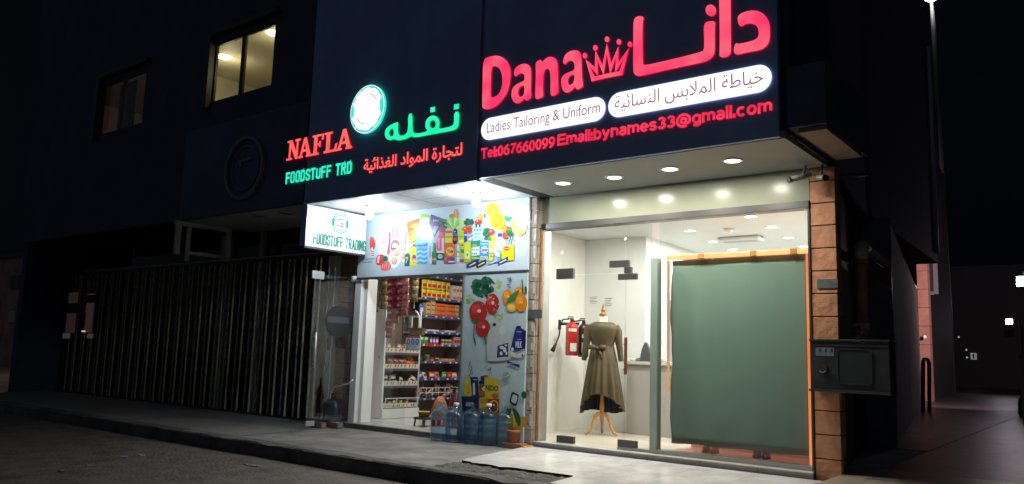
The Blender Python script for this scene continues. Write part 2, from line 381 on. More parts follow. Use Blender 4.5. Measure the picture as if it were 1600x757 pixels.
M_brick = mat('red_brick', (.3, .15, .1), .85, noise=(12, .4), bump=(30, .6))

# ------------------------------------------------------------------ ground
mb = MB(); mb.face([(-200, -60, 0), (120, -60, 0), (120, 300, 0), (-200, 300, 0)]); tag(mb.done('road', M_road), kind='structure')
mb = MB(); mb.box(-40, -2.26, 6.06, 60, -.1, .15); tag(mb.done('pavement', M_conc), kind='structure')
mb = MB()                                              # worn kerb, its face a little uneven
xs = [-40 + i * .22 for i in range(int(46 / .22))]
prof = [(5.862, -.05), (5.868, .07), (5.88, .142), (5.9, .156), (6.075, .158)]
rows = []
for x in xs:
    j = rnd.uniform(-.012, .012); chip = .035 if rnd.random() < .08 else 0
    rows.append([mb.bm.verts.new((x, y + (j if k < 4 else 0) + (chip if k == 2 else 0), z - (chip * .7 if k in (2, 3) else 0) + (rnd.uniform(-.006, .006) if k > 2 else 0))) for k, (y, z) in enumerate(prof)])
for a, b in zip(rows, rows[1:]):
    for k in range(4): mb.bm.faces.new([a[k], b[k], b[k + 1], a[k + 1]])
tag(mb.done('kerb', M_kerb), kind='structure')
mb = MB(); mb.face([(-19, 6.08, .156), (-9.0, 6.08, .156), (-9.22, 8.3, .156), (-19, 8.3, .156)]); tag(mb.done('pavement', M_ltile), kind='structure')
# tiled terrace with a broken front edge
zt = .186
edge = [(-5.86, 8.02)] + [(-5.72 , 7.2), (-5.62, 6.62), (-5.55, 6.44), (-5.43, 6.43), (-5.36, 6.38), (-5.2, 6.42), (-5.08, 6.4), (-5.0, 6.36), (-4.9, 6.43), (-4.6, 6.44), (-4.2, 6.46), (-4.16, 6.4), (-4.1, 5.93), (-2.262, 5.93), (-2.262, 8.02)]
mb = MB(); fl = Frame((0, 0, 0), (1, 0, 0), (0, 1, 0), (0, 0, 1)); mb.slab(fl, edge, .152, zt, 0, 1)
tag(mb.done('terrace', [M_tile, M_gap]), kind='structure')
mb = MB()                                               # crumbled bed where the tiles have broken away
nx, ny = 44, 14
g = [[mb.bm.verts.new((-5.62 + 1.56 * i / nx, 6.07 + .4 * j / ny, .153 + (rnd.uniform(0, .017) if 0 < j < ny and 0 < i < nx else 0))) for j in range(ny + 1)] for i in range(nx + 1)]
for i in range(nx):
    for j in range(ny): mb.bm.faces.new([g[i][j], g[i + 1][j], g[i + 1][j + 1], g[i][j + 1]])
tag(mb.done('rubble', M_rub, smooth=True), kind='stuff')
mb = MB(); mb.box(-2.258, 4, 5.2, 8.92, -.05, .25, 0, .006); tag(mb.done('step', M_btile), kind='structure')
mb = MB(); mb.box(-2.258, 9, 8.922, 60, -.1, .149); mb.box(-9, -2.259, 12.2, 60, .1505, .156); tag(mb.done('alley', M_paver), kind='structure')

# ------------------------------------------------------------------ the building
B = thing('shop_building', 'dark two storey building with lit shops below and a lit window above', 'building', (-8, 8.2, 0))
def side(y): return -2.3 - .16 * (y - 8.3)              # the alley side of the shops runs slightly askew
mb = MB()                                               # upper wall round two window openings
WX = [(-15.62, -13.98), (-11.76, -10.13)]; WZ = (5.2, 6.22)
def wallrow(x0, x1, z0, z1): mb.box(x0, x1, 7.0, 7.06, z0, z1)
wallrow(-19, -2.3, 6.22, 9.5); wallrow(-19, -2.3, 3.3, 5.2)
for x0, x1 in ((-19, -15.62), (-13.98, -11.76), (-10.13, -2.3)): wallrow(x0, x1, 5.2, 6.22)
mb.box(-2.5, -2.3, 7.201, 8.3, 3.3, 9.5); mb.box(-19, -18.8, 7.201, 14, 0, 9.5); mb.box(-19, -3.3, 7.2, 14, 9.5, 9.6)
mb.slab(fl, [(-2.5, 8.3), (-2.3, 8.3), (side(12.15), 12.15), (side(12.15) - .2, 12.15)], 3.3, 9.5)
mb.done('upper_wall', M_dkwall, B)
mb = MB(); mb.box(-18.8, -3.42, 13.9, 14.0, .16, 9.5); mb.done('rear_wall', M_dkwall, B)
mb = MB(); mb.slab(fl, [(-18.8, 8.31), (-2.5, 8.31), (side(13.9) - .2, 13.9), (-18.8, 13.9)], 3.34, 3.4); mb.done('floor_slab', M_dkwall, B)
# shop soffits
mb = MB(); mb.box(-5.86, -2.33, 6.912, 8.2, 3.26, 3.33); mb.done('soffit', M_soff, B)
mb = MB()
for y in (7.25,): mb.box(-5.84, -5.66, 6.94, 8.19, 3.2575, 3.2588)
mb.box(-5.66, -5.656, 6.92, 8.19, 3.2572, 3.259); mb.done('soffit_joint', M_gap, B)
mb = MB(); mb.box(-8.88, -5.862, 6.96, 8.3, 3.262, 3.33); mb.done('soffit', M_ceil, B)
mb = MB()
for x in (-8.1, -7.35, -6.6): mb.box(x, x + .004, 6.97, 7.98, 3.2605, 3.2618)
mb.box(-8.87, -5.87, 7.46, 7.464, 3.2604, 3.2616); mb.done('soffit_joint', M_gap, B)
mb = MB()
for i in range(8):
    for j in range(4): mb.lathe((-6.52 + i * .05 + (j % 2) * .02, 7.05 + j * .05, 3.2595), [(.012, 0), (.012, .002)], 8)
mb.done('soffit_vent', M_gap, B)
mb = MB(); mb.box(-8.9, -5.862, 6.862, 6.958, 3.243, 3.3, 0, .004); mb.done('fascia_lip', M_ceil, B)
mb = MB(); mb.box(-12.2, -9.03, 6.93, 8.3, 3.262, 3.33); mb.done('soffit', M_soff, B)
for px_, py_ in ((405, 338), (447, 334)):
    p = at(px_, py_, 'z', 3.255); mb = MB(); mb.lathe((p.x, p.y, 3.25), [(.07, 0), (.1, .001), (.105, .012)], 24, cap=False); mb.lathe((p.x, p.y, 3.258), [(.07, 0), (.07, .001)], 24, 1)
    mb.done('recessed_light', [M_alu, M_dkalu], B)
mb = MB(); mb.box(-5.86, -5.802, 6.88, 6.95, 3.262, 7.6); mb.done('fascia_gap_strip', mat('grey_strip', (.2, .23, .27), .5), B)
mb = MB(); mb.box(-2.22, -1.98, 6.95, 8.1, 3.3, 3.34); mb.box(-2.3, -1.97, 6.9, 8.3, 3.342, 3.9, 1); mb.done('side_return', [mat('brown_board', (.3, .2, .14), .6, noise=(4, .3)), M_dkwall], B)
# stone piers
def pier(x0, x1, y0, y1, z0, z1, h, stone, label, mort=None, plaque=None):
    mb = MB(); mb.box(x0 + .012, x1 - .012, y0 + .014, y1, z0, z1, 1)
    z = z0
    while z < z1 - .01:
        zz = min(z + h - .008, z1); j = rnd.uniform(-.003, .003)
        mb.box(x0 + rnd.uniform(0, .004), x1 - rnd.uniform(0, .004), y0 + j, y0 + .03, z + .003, zz, 0, .004)
        if y1 - y0 > .05: mb.box(x1 - .03 + .001, x1 + .004, y0 + .034, y1 - .002, z + .003, zz, 0, .004)
        z += h
    o = mb.done('stone_pier', [stone, mort or M_gap], B); o['label'] = label
    return o
pier(-6.075, -5.83, 8.03, 8.29, .152, 3.25, .226, M_gstone, 'grey tiled pier between the two lit shops', M_mort)
mb = MB()
for z in [.4 + .226 * i for i in range(12)]:
    if rnd.random() < .75: mb.box(-5.862 - rnd.uniform(0, .01), -5.838, 8.0265, 8.0285, z + rnd.uniform(0, .06), z + .12 + rnd.uniform(0, .1))
mb.box(-6.06, -5.9, 8.0262, 8.0282, 2.93, 2.96); mb.done('mortar_smear', M_mort, B)
pier(-2.497, -2.252, 8.14, 8.29, .152, 3.25, .228, M_ostone, 'orange tiled pier at the right end of the shopfront')
pier(-9.62, -9.16, 8.12, 8.29, .152, 3.25, .228, M_ostone, 'orange tiled pier behind the open glass door')
for a, (x0, y0, x1, y1) in enumerate(((1277, 436, 1309, 451), (826, 484, 847, 498))):
    f = front(8.135 if a == 0 else 8.022); u0, v0 = f.px(x0, y1); u1, v1 = f.px(x1, y0); mb = MB(); mb.slab(f, rectp(u0, v0, u1, v1), -.004, .005); mb.done('plaque', mat('slate', (.08, .1, .1), .4, noise=(20, .3)), B)

# interior of the tailor's shop
XL, XB, YB, ZC = -6.42, -5.4, 10.1, 3.0
mb = MB(); mb.slab(fl, [(XL, 8.1), (-2.5, 8.1), (-2.5, 8.3), (side(13.6) - .2, 13.6), (XL, 13.6)], .152, .24); mb.done('shop_floor', mat('cream_floor', (.62, .55, .45), .22, noise=(2, .12)), B)
mb = MB(); mb.box(XL - .06, XL, 8.33, YB, .24, ZC); mb.done('shop_wall', M_cream, B)
mb = MB(); mb.box(XL - .06, XB, YB, YB + .08, .241, ZC); mb.done('shop_wall', M_white, B)
mb = MB(); mb.hexa([(XB - .08, YB + .081, .241), (XB, YB + .081, .241), (XB - .25, 13.5, .241), (XB - .33, 13.5, .241), (XB - .08, YB + .081, ZC), (XB, YB + .081, ZC), (XB - .25, 13.5, ZC), (XB - .33, 13.5, ZC)]); mb.done('shop_wall', M_white, B)
mb = MB(); mb.box(-5.8, side(13.5) - .2, 13.5, 13.58, .241, ZC); mb.done('shop_wall', M_white, B)
mb = MB(); mb.slab(fl, [(-2.5, 8.33), (-2.44, 8.33), (side(13.58) - .14, 13.58), (side(13.58) - .199, 13.58)], .241, ZC); mb.done('shop_wall', M_white, B)
mb = MB(); mb.slab(fl, [(XL - .06, 8.3), (-2.44, 8.3), (side(13.58) - .14, 13.58), (XL - .06, 13.58)], ZC + .002, ZC + .06); mb.done('shop_ceiling', M_ceil, B)
mb = MB(); mb.box(-5.83, -2.5, 8.06, 8.27, .152, .236, 0); mb.box(-5.83, -2.5, 8.05, 8.3, .2365, .246, 1, .003); mb.done('door_sill', [M_sill, mat('sill_cap', (.5, .48, .42), .3, noise=(5, .1))], B)
# interior of the grocery
mb = MB(); mb.box(-10.1, -6.5, 8.03, 13.0, .152, .22); mb.done('shop_floor', mat('white_floor', (.55, .54, .52), .2, noise=(3, .15)), B)
mb = MB(); mb.box(-10.1, -9.75, 8.3, 13.0, .221, 3.3); mb.box(-9.75, -9.1, 8.3, 8.34, .221, 2.3); mb.done('shop_wall', M_white, B)
mb = MB(); mb.box(-9.74, -6.5, 12.7, 12.8, .221, 3.3); mb.box(-6.56, -6.5, 8.06, 12.69, .221, 3.3); mb.done('shop_wall', M_cream, B)
mb = MB(); mb.box(-10.1, -6.5, 8.32, 13.0, 2.95, 3.0); mb.done('shop_ceiling', M_ceil, B)
mb = MB(); mb.box(-9.15, -6.98, 7.95, 8.028, .152, .218, 0); mb.box(-9.15, -6.98, 7.96, 8.1, .2185, .223, 1); mb.done('door_sill', [M_kerb, M_sill], B)
mb = MB(); mb.box(-9.155, -9.02, 8.03, 8.29, .2235, 2.33, 0, .006); mb.box(-9.02, -8.95, 8.1, 8.29, .2235, 2.325, 0, .004); mb.done('door_jamb', M_white, B)
# dark shop on the left: shopfront frame behind the gate
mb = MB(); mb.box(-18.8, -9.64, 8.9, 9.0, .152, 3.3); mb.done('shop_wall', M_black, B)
f = front(8.3)
mb = MB()
for px_, wd in ((412, .1), (352, .1), (362, .06)):
    u, v = f.px(px_, 372); mb.box(u - wd / 2, u + wd / 2, 8.26, 8.33, .16, 3.255, 0)
mb.box(-18.5, -9.64, 8.27, 8.32, 2.76, 2.82); mb.done('shopfront_frame', mat('grey_frame', (.4, .39, .33), .5, noise=(4, .1)), B)
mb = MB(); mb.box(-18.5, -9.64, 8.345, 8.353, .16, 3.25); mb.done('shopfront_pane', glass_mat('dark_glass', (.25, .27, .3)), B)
mb = MB()                                              # bare frame of the left shop's missing end sign
mb.box(-12.28, -12.2, 6.84, 7.86, 3.2, 3.27); mb.box(-12.27, -12.21, 6.86, 6.94, 2.72, 3.2); mb.box(-12.26, -12.22, 7.06, 7.12, 2.62, 3.2); mb.box(-12.26, -12.22, 7.12, 7.8, 2.74, 2.79); mb.box(-12.27, -12.21, 7.78, 7.86, 2.7, 3.2)
mb.done('end_frame', mat('grey_frame', (.4, .39, .33)), B)
# windows upstairs
def win(x0, x1, z0, z1, xm, room, lampspx=()):
    mb = MB()
    for a in ((x0, x0 + .03, z0, z1), (x1 - .03, x1, z0, z1), (x0 + .031, x1 - .031, z0, z0 + .03), (x0 + .031, x1 - .031, z1 - .03, z1), (xm - .05, xm + .05, z0 + .031, z1 - .031)): mb.box(a[0], a[1], 7.012, 7.05, a[2], a[3])
    mb.box(x0 - .12, x0 - .003, 6.9, 6.998, z0 - .08, z1 + .12); mb.box(x0 - .12, x1 + .12, 6.9, 6.998, z1 + .121, z1 + .2)
    wo = mb.done('window', M_dkalu, B)
    mb = MB(); mb.box(x0 + .03, x1 - .03, 7.028, 7.034, z0 + .03, z1 - .03); mb.done('pane', M_glass, wo)
    mb = MB()
    X0, X1, Y0, Y1, Z0, Z1 = x0 - 1.72, x1 + .4, 7.062, 10.2, z0 - 1.0, z1 + .12
    mb.box(X0, X1, Y1, Y1 + .05, Z0, Z1); mb.box(X0 - .05, X0, Y0, Y1 + .05, Z0, Z1); mb.box(X1, X1 + .05, Y0, Y1 + .05, Z0, Z1); mb.box(X0, X1, Y0, Y1, Z1, Z1 + .05); mb.box(X0, X1, Y0, Y1, Z0 - .05, Z0)
    mb.done('room', room, wo)
    return wo, Z1
wo, zc = win(*WX[1], *WZ, -10.97, mat('room_cream', (.66, .6, .46), .6))
UPL = []
for px_, py_ in ((350, 90), (357, 131), (428, 53)):
    p = at(px_, py_, 'z', zc - .012); UPL.append(p)
    mb = MB(); mb.lathe((p.x, p.y, zc - .013), [(.0, 0), (.12, .001), (.135, .012)], 20); mb.done('room_light', emit_mat('room_lamp', (1, .86, .6), es=5), wo)
    l = bpy.data.lights.new('room_lamp', 'POINT'); l.energy = 9; l.color = (1, .82, .52); l.shadow_soft_size = .09
    lo = bpy.data.objects.new('room_lamp', l); COL.objects.link(lo); lo.location = (p.x, p.y + .1, zc - .3)
wo2, zc2 = win(*WX[0], *WZ, -14.8, mat('room_pink', (.4, .28, .22), .7))
mb = MB(); mb.box(-15.55, -14.9, 7.3, 7.31, 5.1, 6.3); mb.done('net_curtain', mat('green_curtain', (.05, .07, .04), .9), wo2)
l = bpy.data.lights.new('room_lamp', 'POINT'); l.energy = 2.2; l.color = (1, .6, .35); l.shadow_soft_size = .1
lo = bpy.data.objects.new('room_lamp', l); COL.objects.link(lo); lo.location = (-14.6, 9, 5.9)
mb = MB(); mb.lathe((-14.6, 9, 6.1), [(.03, .235), (.03, .1), (.08, .08), (.09, 0), (.06, -.03)], 16); mb.done('room_light', emit_mat('dim_lamp', (1, .6, .3), es=1.5), wo2)

# ------------------------------------------------------------------ the signs
E_pink = emit_mat('pink_lit_acrylic', (1, .035, .13), (1, .11, .17), 1.15, 4)
E_pinks = emit_mat('pink_acrylic_side', (.75, .005, .05), None, .8)
E_pink2 = emit_mat('pink_lit_small', (1, .05, .12), (.8, .03, .07), 1.0, 9)
E_white = emit_mat('white_lit_acrylic', (1, 1, 1), (.97, .98, 1), 1.25)
E_whites = emit_mat('white_acrylic_side', (.7, .72, 1), None, .8)
E_red = emit_mat('red_lit_acrylic', (1, .11, .1), (1, .15, .13), 1.1, 8)
E_reds = emit_mat('red_acrylic_side', (.7, .0, .02), None, .55)
E_green = emit_mat('green_lit_acrylic', (.01, .92, .42), (.03, 1, .52), 1.0, 3)
E_greens = emit_mat('green_acrylic_side', (.0, .5, .04), None, .5)
E_teal = emit_mat('teal_lit_acrylic', (.03, .8, .62), (.06, .95, .75), 1.0, 9)
M_print = mat('pink_print', (.5, .12, .22), .5, emit=(.55, .16, .26), es=.5)

F = front(6.85)
T = thing('shop_sign', 'wide navy fascia sign with pink lit crown and email above the glass shopfront', 'shop sign', (-4.08, 6.9, 3.265))
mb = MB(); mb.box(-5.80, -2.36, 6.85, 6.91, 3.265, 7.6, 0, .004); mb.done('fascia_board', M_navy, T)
Z1 = Zoom(F, 750, 60, 5.408)
D1 = [(35,185),(90,160),(150,150),(200,165),(240,200),(265,260),(268,320),(258,400),(235,470),(195,530),(150,575),(110,598),(60,607),(32,595),(28,570),(32,400)]
D1h = [(105,245),(140,238),(170,255),(190,290),(200,340),(198,400),(185,450),(160,485),(130,503),(97,510),(100,400)]
A1 = [(295,295),(305,262),(330,238),(365,222),(400,220),(425,235),(438,262),(441,300),(440,380),(438,450),(445,495),(435,512),(400,536),(388,520),(385,512),(365,535),(340,552),(315,556),(292,540),(276,505),(275,465),(285,425),(310,400),(345,380),(385,365),(387,325),(375,302),(350,300),(325,315),(310,332),(298,312)]
A1h = [(385,400),(360,408),(338,425),(330,455),(333,490),(350,503),(372,492),(384,470)]
N1 = [(478,210),(520,185),(528,195),(532,212),(560,180),(590,163),(625,162),(650,180),(663,215),(667,270),(668,380),(673,460),(665,472),(625,495),(610,488),(605,470),(605,380),(604,300),(596,270),(575,258),(555,275),(545,310),(541,380),(540,440),(545,490),(535,502),(495,520),(480,515),(474,490),(480,380),(482,280)]
A2 = [(710,200),(720,160),(745,128),(785,110),(825,107),(850,120),(862,150),(866,200),(868,280),(872,350),(880,405),(870,420),(832,442),(820,430),(812,412),(790,440),(760,462),(735,466),(712,450),(697,415),(694,375),(700,335),(725,308),(765,290),(808,275),(810,230),(800,205),(775,190),(745,205),(728,228),(715,220)]
A2h = [(808,310),(775,318),(755,340),(750,370),(758,398),(775,402),(795,385),(806,355)]
for grp in ((D1, D1h), (A1, A1h), (N1,), (A2, A2h)):
    mb = MB(); outline(mb, F, [chaikin(Z1(p), 2) for p in grp], .002, .022, 0, 1); mb.done('letter', [E_pink, E_pinks], T)
mb = MB()
cr = [(920,215),(992,286),(992,150),(1048,275),(1080,92),(1112,262),(1168,118),(1164,252),(1246,132),(1198,300),(1080,322),(964,350)]
mb.stroke(F, Z1(cr), .045, .002, .022, 0, 1, closed=True)
for x, y in ((895,152),(983,87),(1082,15),(1182,37),(1275,58)): mb.slab(F, Z1(ell(x, y, 19, 24, 16)), .002, .023, 0, 1)
mb.done('crown', [E_pink, E_pinks], T)
Z2 = Zoom(F, 980, 0, 5.825)
NA = [(65,200),(85,165),(120,153),(155,160),(158,175),(148,220),(148,400),(150,580),(160,603),(280,580),(480,533),(690,480),(708,460),(710,380),(705,260),(715,220),(745,203),(790,200),(812,210),(805,245),(806,480),(790,520),(750,555),(700,575),(450,625),(140,698),(100,700),(72,680),(63,640),(65,400)]
AL = [(843,-100),(860,-125),(930,-140),(950,-125),(948,0),(950,300),(953,480),(940,510),(900,530),(865,530),(845,515),(850,480),(850,250)]
DA = [(1010,170),(1030,140),(1080,115),(1150,103),(1210,112),(1260,145),(1295,200),(1307,270),(1305,360),(1290,410),(1250,450),(1200,467),(1100,485),(1030,502),(1000,505),(980,490),(978,455),(990,410),(1005,400),(1020,410),(1120,388),(1180,368),(1203,340),(1207,300),(1195,255),(1165,228),(1120,220),(1080,228),(1040,255),(1020,225)]
for grp in (NA, ell(769, 103, 47, 53, 20, -.3), AL, DA):
    mb = MB(); outline(mb, F, [chaikin(Z2(grp), 2)], .002, .022, 0, 1); mb.done('letter', [E_pink, E_pinks], T)
def capsule(u0, u1, v0, v1):
    r = (v1 - v0) / 2; c = (v0 + v1) / 2
    return arc(u1 - r, c, r, r, -90, 90, 14) + arc(u0 + r, c, r, r, 90, 270, 14)
ua, va = F.px(753, 206); ub, vb = F.px(947, 165)
zc1 = (F.px(850, 206)[1] + F.px(850, 166)[1]) / 2
P1 = (F.px(753.5, 206)[0], F.px(947, 166)[0]); P2 = (F.px(952, 163)[0], F.px(1206.5, 114)[0])
hz = (F.px(780, 189.5)[1], F.px(787, 219)[1]); v_hi, v_lo = max(F.px(785, 186)[1], 0), F.px(787, 218.6)[1]
v_lo = (F.px(800, 215.5)[1] + F.px(985, 178.5)[1]) / 2; v_hi = (F.px(800, 182.8)[1] + F.px(1150, 105)[1]) / 2
print('capsule', P1, P2, v_lo, v_hi)
for (u0, u1), body, tb in ((P1, 'Ladies Tailoring & Uniform', (.085, .06)), (P2, arabic('خياطة الملابس النسائية'), (.075, .075))):
    mb = MB(); mb.slab(F, capsule(u0, u1, v_lo, v_hi), .002, .02, 0, 1); o = mb.done('lightbox', [E_white, E_whites], T)
    h = v_hi - v_lo
    mb = MB(); text(mb, F, body, u0 + tb[0], u1 - tb[1], v_lo + h * .17, v_hi - h * (.2 if body[0] == 'L' else .12), .0205, .0212, 0, 0, -.002); mb.done('lettering', M_print, o)
# contact line
ZC_ = lambda x, y: F.px(x, y)
def line(body, xa, ya, xb, yb, hcap, wid, gap, mats, parent, name='lettering', fr=F, space=.34):
    (u0, v0), (u1, v1) = fr.px(xa, ya), fr.px(xb, yb); v = (v0 + v1) / 2
    mb = MB(); strokes(mb, fr, body, u0, u1, v, v + hcap, wid, .002, .016, gap, space, 0, 1); return mb.done(name, mats, parent)
hc = F.px(757, 234)[1] - F.px(758, 250)[1]
line('Tel:067660099', 752.5, 249.5, 868, 231, .125, .023, .22, [E_pink2, E_pinks], T)
line('Email:bynames33@gmail.com', 872, 230, 1207.5, 174, .125, .025, .22, [E_pink2, E_pinks], T)

# grocery fascia
G = thing('shop_sign', 'navy fascia sign with red and green lit lettering and a glowing white round emblem', 'shop sign', (-7.4, 6.9, 3.265))
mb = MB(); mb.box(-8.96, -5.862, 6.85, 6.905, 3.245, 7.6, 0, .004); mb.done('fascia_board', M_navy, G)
Z3 = Zoom(F, 560, 150, 5.822)
NF = [(880,152),(928,145),(925,260),(910,300),(870,320),(690,352),(520,385),(490,370),(450,395),(370,412),(335,395),(295,410),(260,392),(248,350),(258,305),(290,275),(330,255),(372,240),(370,280),(372,350),(400,370),(440,355),(462,320),(462,170),(502,162),(502,310),(515,345),(560,345),(610,334),(640,322),(620,295),(618,245),(640,205),(680,180),(720,190),(745,220),(750,265),(740,305),(800,295),(860,280),(880,255)]
mb = MB(); outline(mb, F, [chaikin(Z3(NF), 1), chaikin(Z3(ell(686, 262, 28, 36, 12)), 1), chaikin(Z3([(325,298),(333,340),(325,370),(300,372),(288,345),(298,312)]), 1)], .002, .02, 0, 1); mb.done('letter', [E_green, E_greens], G)
for q in ([(665,110),(706,103),(706,148),(664,155)], [(880,83),(925,75),(922,122),(878,130)]):
    mb = MB(); mb.slab(F, Z3(q), .002, .02, 0, 1); mb.done('letter_dot', [E_teal, E_greens], G)
u0, v0 = F.px(569, 268); u1, v1 = F.px(724, 224)
vb = (F.px(581, 272)[1] + F.px(690, 254)[1]) / 2; vt = F.px(723, 222)[1]
mb = MB(); text(mb, F, arabic('لتجارة المواد الغذائية'), u0, u1, vb, vt, .002, .016, 0, 1, .022); mb.done('lettering', [E_red, E_reds], G)
# slab-serif letters, traced in a 7 x 10 box each
def slabletter(mb, u0, u1, v0, v1, polys):
    for k, p in enumerate(polys): mb.slab(F, [(u0 + x / 7 * (u1 - u0), v0 + y / 10 * (v1 - v0)) for x, y in p], .002, .02 + k * .0008, 0, 1)
SLAB = {'N': [rectp(1.1, 1, 2.0, 10), [(.1, 9), (.1, 10), (2.6, 10), (5.9, 1.2), (5.9, 0), (4.6, 0), (1.1, 9)], rectp(5.0, 1, 5.9, 10), rectp(0, 0, 3, 1), rectp(4.2, 9, 7, 10)],
        'A': [[(.6, 0.5), (1.6, .5), (3.9, 10), (2.6, 10)], [(2.6, 10), (3.9, 10), (6.6, .5), (4.6, .5)], rectp(1.6, 2.8, 5.2, 4), rectp(0, 0, 2.5, 1), rectp(4.2, 0, 7, 1)],
        'F': [rectp(1, .5, 3, 10), rectp(0, 9, 6.6, 10), [(5.5, 7), (6.6, 7), (6.6, 9.1), (5.5, 9.1)], rectp(2.9, 4.6, 4.8, 5.6), rectp(4.2, 3.6, 5.1, 6.6), rectp(0, 0, 4.2, 1)],
        'L': [rectp(1, .5, 3, 10), rectp(0, 9, 4.2, 10), rectp(0, 0, 6.6, 1.2), [(5.4, 1.1), (6.6, 1.1), (7, 4), (5.9, 3.6)]]}
vL0 = (F.px(451, 251)[1] + F.px(552, 233)[1]) / 2; vL1 = (F.px(452, 221)[1] + F.px(543, 202)[1]) / 2
ue0, ue1 = F.px(450, 240)[0], F.px(552, 230)[0]; wL = ue1 - ue0
for ch, (a, b) in zip('NAFLA', ((0, .215), (.19, .4), (.4, .585), (.585, .785), (.77, 1.0))):
    mb = MB(); slabletter(mb, ue0 + a * wL, ue0 + b * wL, vL0, vL1, SLAB[ch]); mb.done('letter', [E_red, E_reds], G)
vT0 = (F.px(449, 287.5)[1] + F.px(548, 272.5)[1]) / 2; vT1 = (F.px(450, 269.5)[1] + F.px(549, 253.5)[1]) / 2
mb = MB(); strokes(mb, F, 'FOODSTUFF TRD', F.px(448, 278)[0], F.px(551, 263)[0], vT0, vT1, .031, .002, .016, .34, .6, 0, 1); mb.done('lettering', [E_teal, E_greens], G)
cu_, cv_ = F.px(577, 172); rr_ = F.px(577, 135.5)[1] - cv_
mb = MB(); mb.slab(F, ell(cu_, cv_, rr_, rr_, 48), .002, .04, 0, 1); mb.slab(F, ell(cu_, cv_, rr_ * .965, rr_ * .965, 48), .04, .0415, 2, 2)
mb.slab(F, ell(cu_, cv_, rr_ * .95, rr_ * .95, 48), .0415, .043, 1, 1)
rag = [(rr_ * (.86 if i % 7 in (0, 1, 2, 3) else (.8 if i % 5 else .9)) * math.cos(2 * math.pi * i / 60) + cu_, rr_ * (.86 if (i // 5) % 6 else .76) * math.sin(2 * math.pi * i / 60) + cv_) for i in range(60)]
rag = [(cu_ + rr_ * k * math.cos(a), cv_ + rr_ * k * math.sin(a)) for a, k in ((2 * math.pi * i / 60, .76 if (i % 60) in (0, 1, 2, 3, 58, 59, 28, 29, 30, 31, 32) else (.9 if (i // 2) % 3 else .86)) for i in range(60))]
mb.slab(F, rag, .043, .0445, 0, 0)
for a0 in (25, 205): mb.stroke(F, arc(cu_, cv_, rr_ * .62, rr_ * .62, a0, a0 + 62, 14), .008, .0445, .0455, 2)
mb.done('round_emblem', [E_white, E_teal, M_black], G)
mb = MB(); mb.tube([(F.px(723, 173)[0], 6.80, F.px(723, 173)[1]), (F.px(727, 178)[0], 6.79, F.px(727, 178)[1]), (F.px(727, 186)[0], 6.83, F.px(727, 186)[1])], .006, 6); mb.done('loose_wire', mat('grey_cable', (.4, .45, .5), .5), G)

# end sign of the grocery, square to the street
S = thing('side_sign', 'white printed end sign with green lettering facing sideways under the grocery soffit', 'shop sign', (-8.95, 7.4, 2.66))
SR = sideR(-8.896)
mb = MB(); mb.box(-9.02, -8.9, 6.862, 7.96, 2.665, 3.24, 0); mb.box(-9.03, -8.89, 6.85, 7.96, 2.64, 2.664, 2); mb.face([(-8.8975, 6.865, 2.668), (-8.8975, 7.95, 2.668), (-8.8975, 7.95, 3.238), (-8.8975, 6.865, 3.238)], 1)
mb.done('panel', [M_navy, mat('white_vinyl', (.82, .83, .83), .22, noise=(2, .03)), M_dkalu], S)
M_gtxt = mat('green_vinyl', (.0, .16, .1), .3)
ZS = Zoom(SR, 440, 280, 5.045)
mb = MB(); (ua, va), (ub, vb) = ZS([(245, 518)])[0], ZS([(662, 565)])[0]; (uc, vc), (ud, vd) = ZS([(247, 428)])[0], ZS([(662, 482)])[0]
strokes(mb, SR, 'FOODSTUFF TRADING', ua, ub, (va + vb) / 2, (vc + vd) / 2, .022, .0, .0012, .36, .55); mb.done('lettering', M_gtxt, S)
ec = ZS([(463, 348)])[0]; er = abs(ZS([(463, 262)])[0][1] - ec[1])
mb = MB(); mb.slab(SR, ell(*ec, er, er, 40), 0, .0012, 0); mb.slab(SR, ell(*ec, er * .66, er * .66, 40), .0012, .002, 1)
for k in range(26):
    a = 2 * math.pi * k / 26
    if abs(math.sin(a)) > .35: mb.slab(SR, [(ec[0] + er * q * math.cos(a + d), ec[1] + er * q * math.sin(a + d)) for q, d in ((.72, -.06), (.93, -.05), (.93, .04), (.74, .06))], .0012, .002, 1)
mb.stroke(SR, [(ec[0] + er * x, ec[1] + er * y) for x, y in ((.3, .2), (.25, .34), (-.25, .34), (-.32, .2), (-.32, .02))], er * .13, .002, .0028, 0)
mb.stroke(SR, [(ec[0] + er * x, ec[1] + er * y) for x, y in ((-.32, -.06), (-.3, -.26), (.28, -.3), (.3, -.02), (.02, -.02))], er * .13, .002, .0028, 2)
mb.done('round_emblem', [M_gtxt, MATS['white_vinyl'], mat('red_vinyl', (.6, .03, .03), .3)], S)

# unlit sign of the closed shop
U = thing('shop_sign', 'unlit dark sign with a large ring emblem over the closed gated shop', 'shop sign', (-10.6, 6.9, 3.27))
mb = MB(); mb.box(-12.2, -9.035, 6.87, 6.925, 3.27, 4.75, 0, .004); mb.done('fascia_board', mat('shaded_navy_cladding', (.06, .085, .17), .5, noise=(1.2, .3)), U)  # darker copy of the navy cladding, standing in for less light here
fu = front(6.87); c = fu.px(384, 263); r = fu.px(384, 217)[1] - c[1]
mb = MB(); mb.stroke(fu, ell(c[0], c[1], r, r, 48), .05, .001, .05, 0, closed=True); mb.stroke(fu, ell(c[0], c[1], r * .72, r * .72, 40), .012, .001, .02, 0, closed=True); mb.stroke(fu, [(c[0] + r * .3, c[1] + r * .3), (c[0] - r * .3, c[1] + r * .25), (c[0] - r * .25, c[1] + r * .05)], .05, .001, .02)
mb.done('ring_emblem', mat('grey_acrylic', (.16, .17, .19), .35), U)
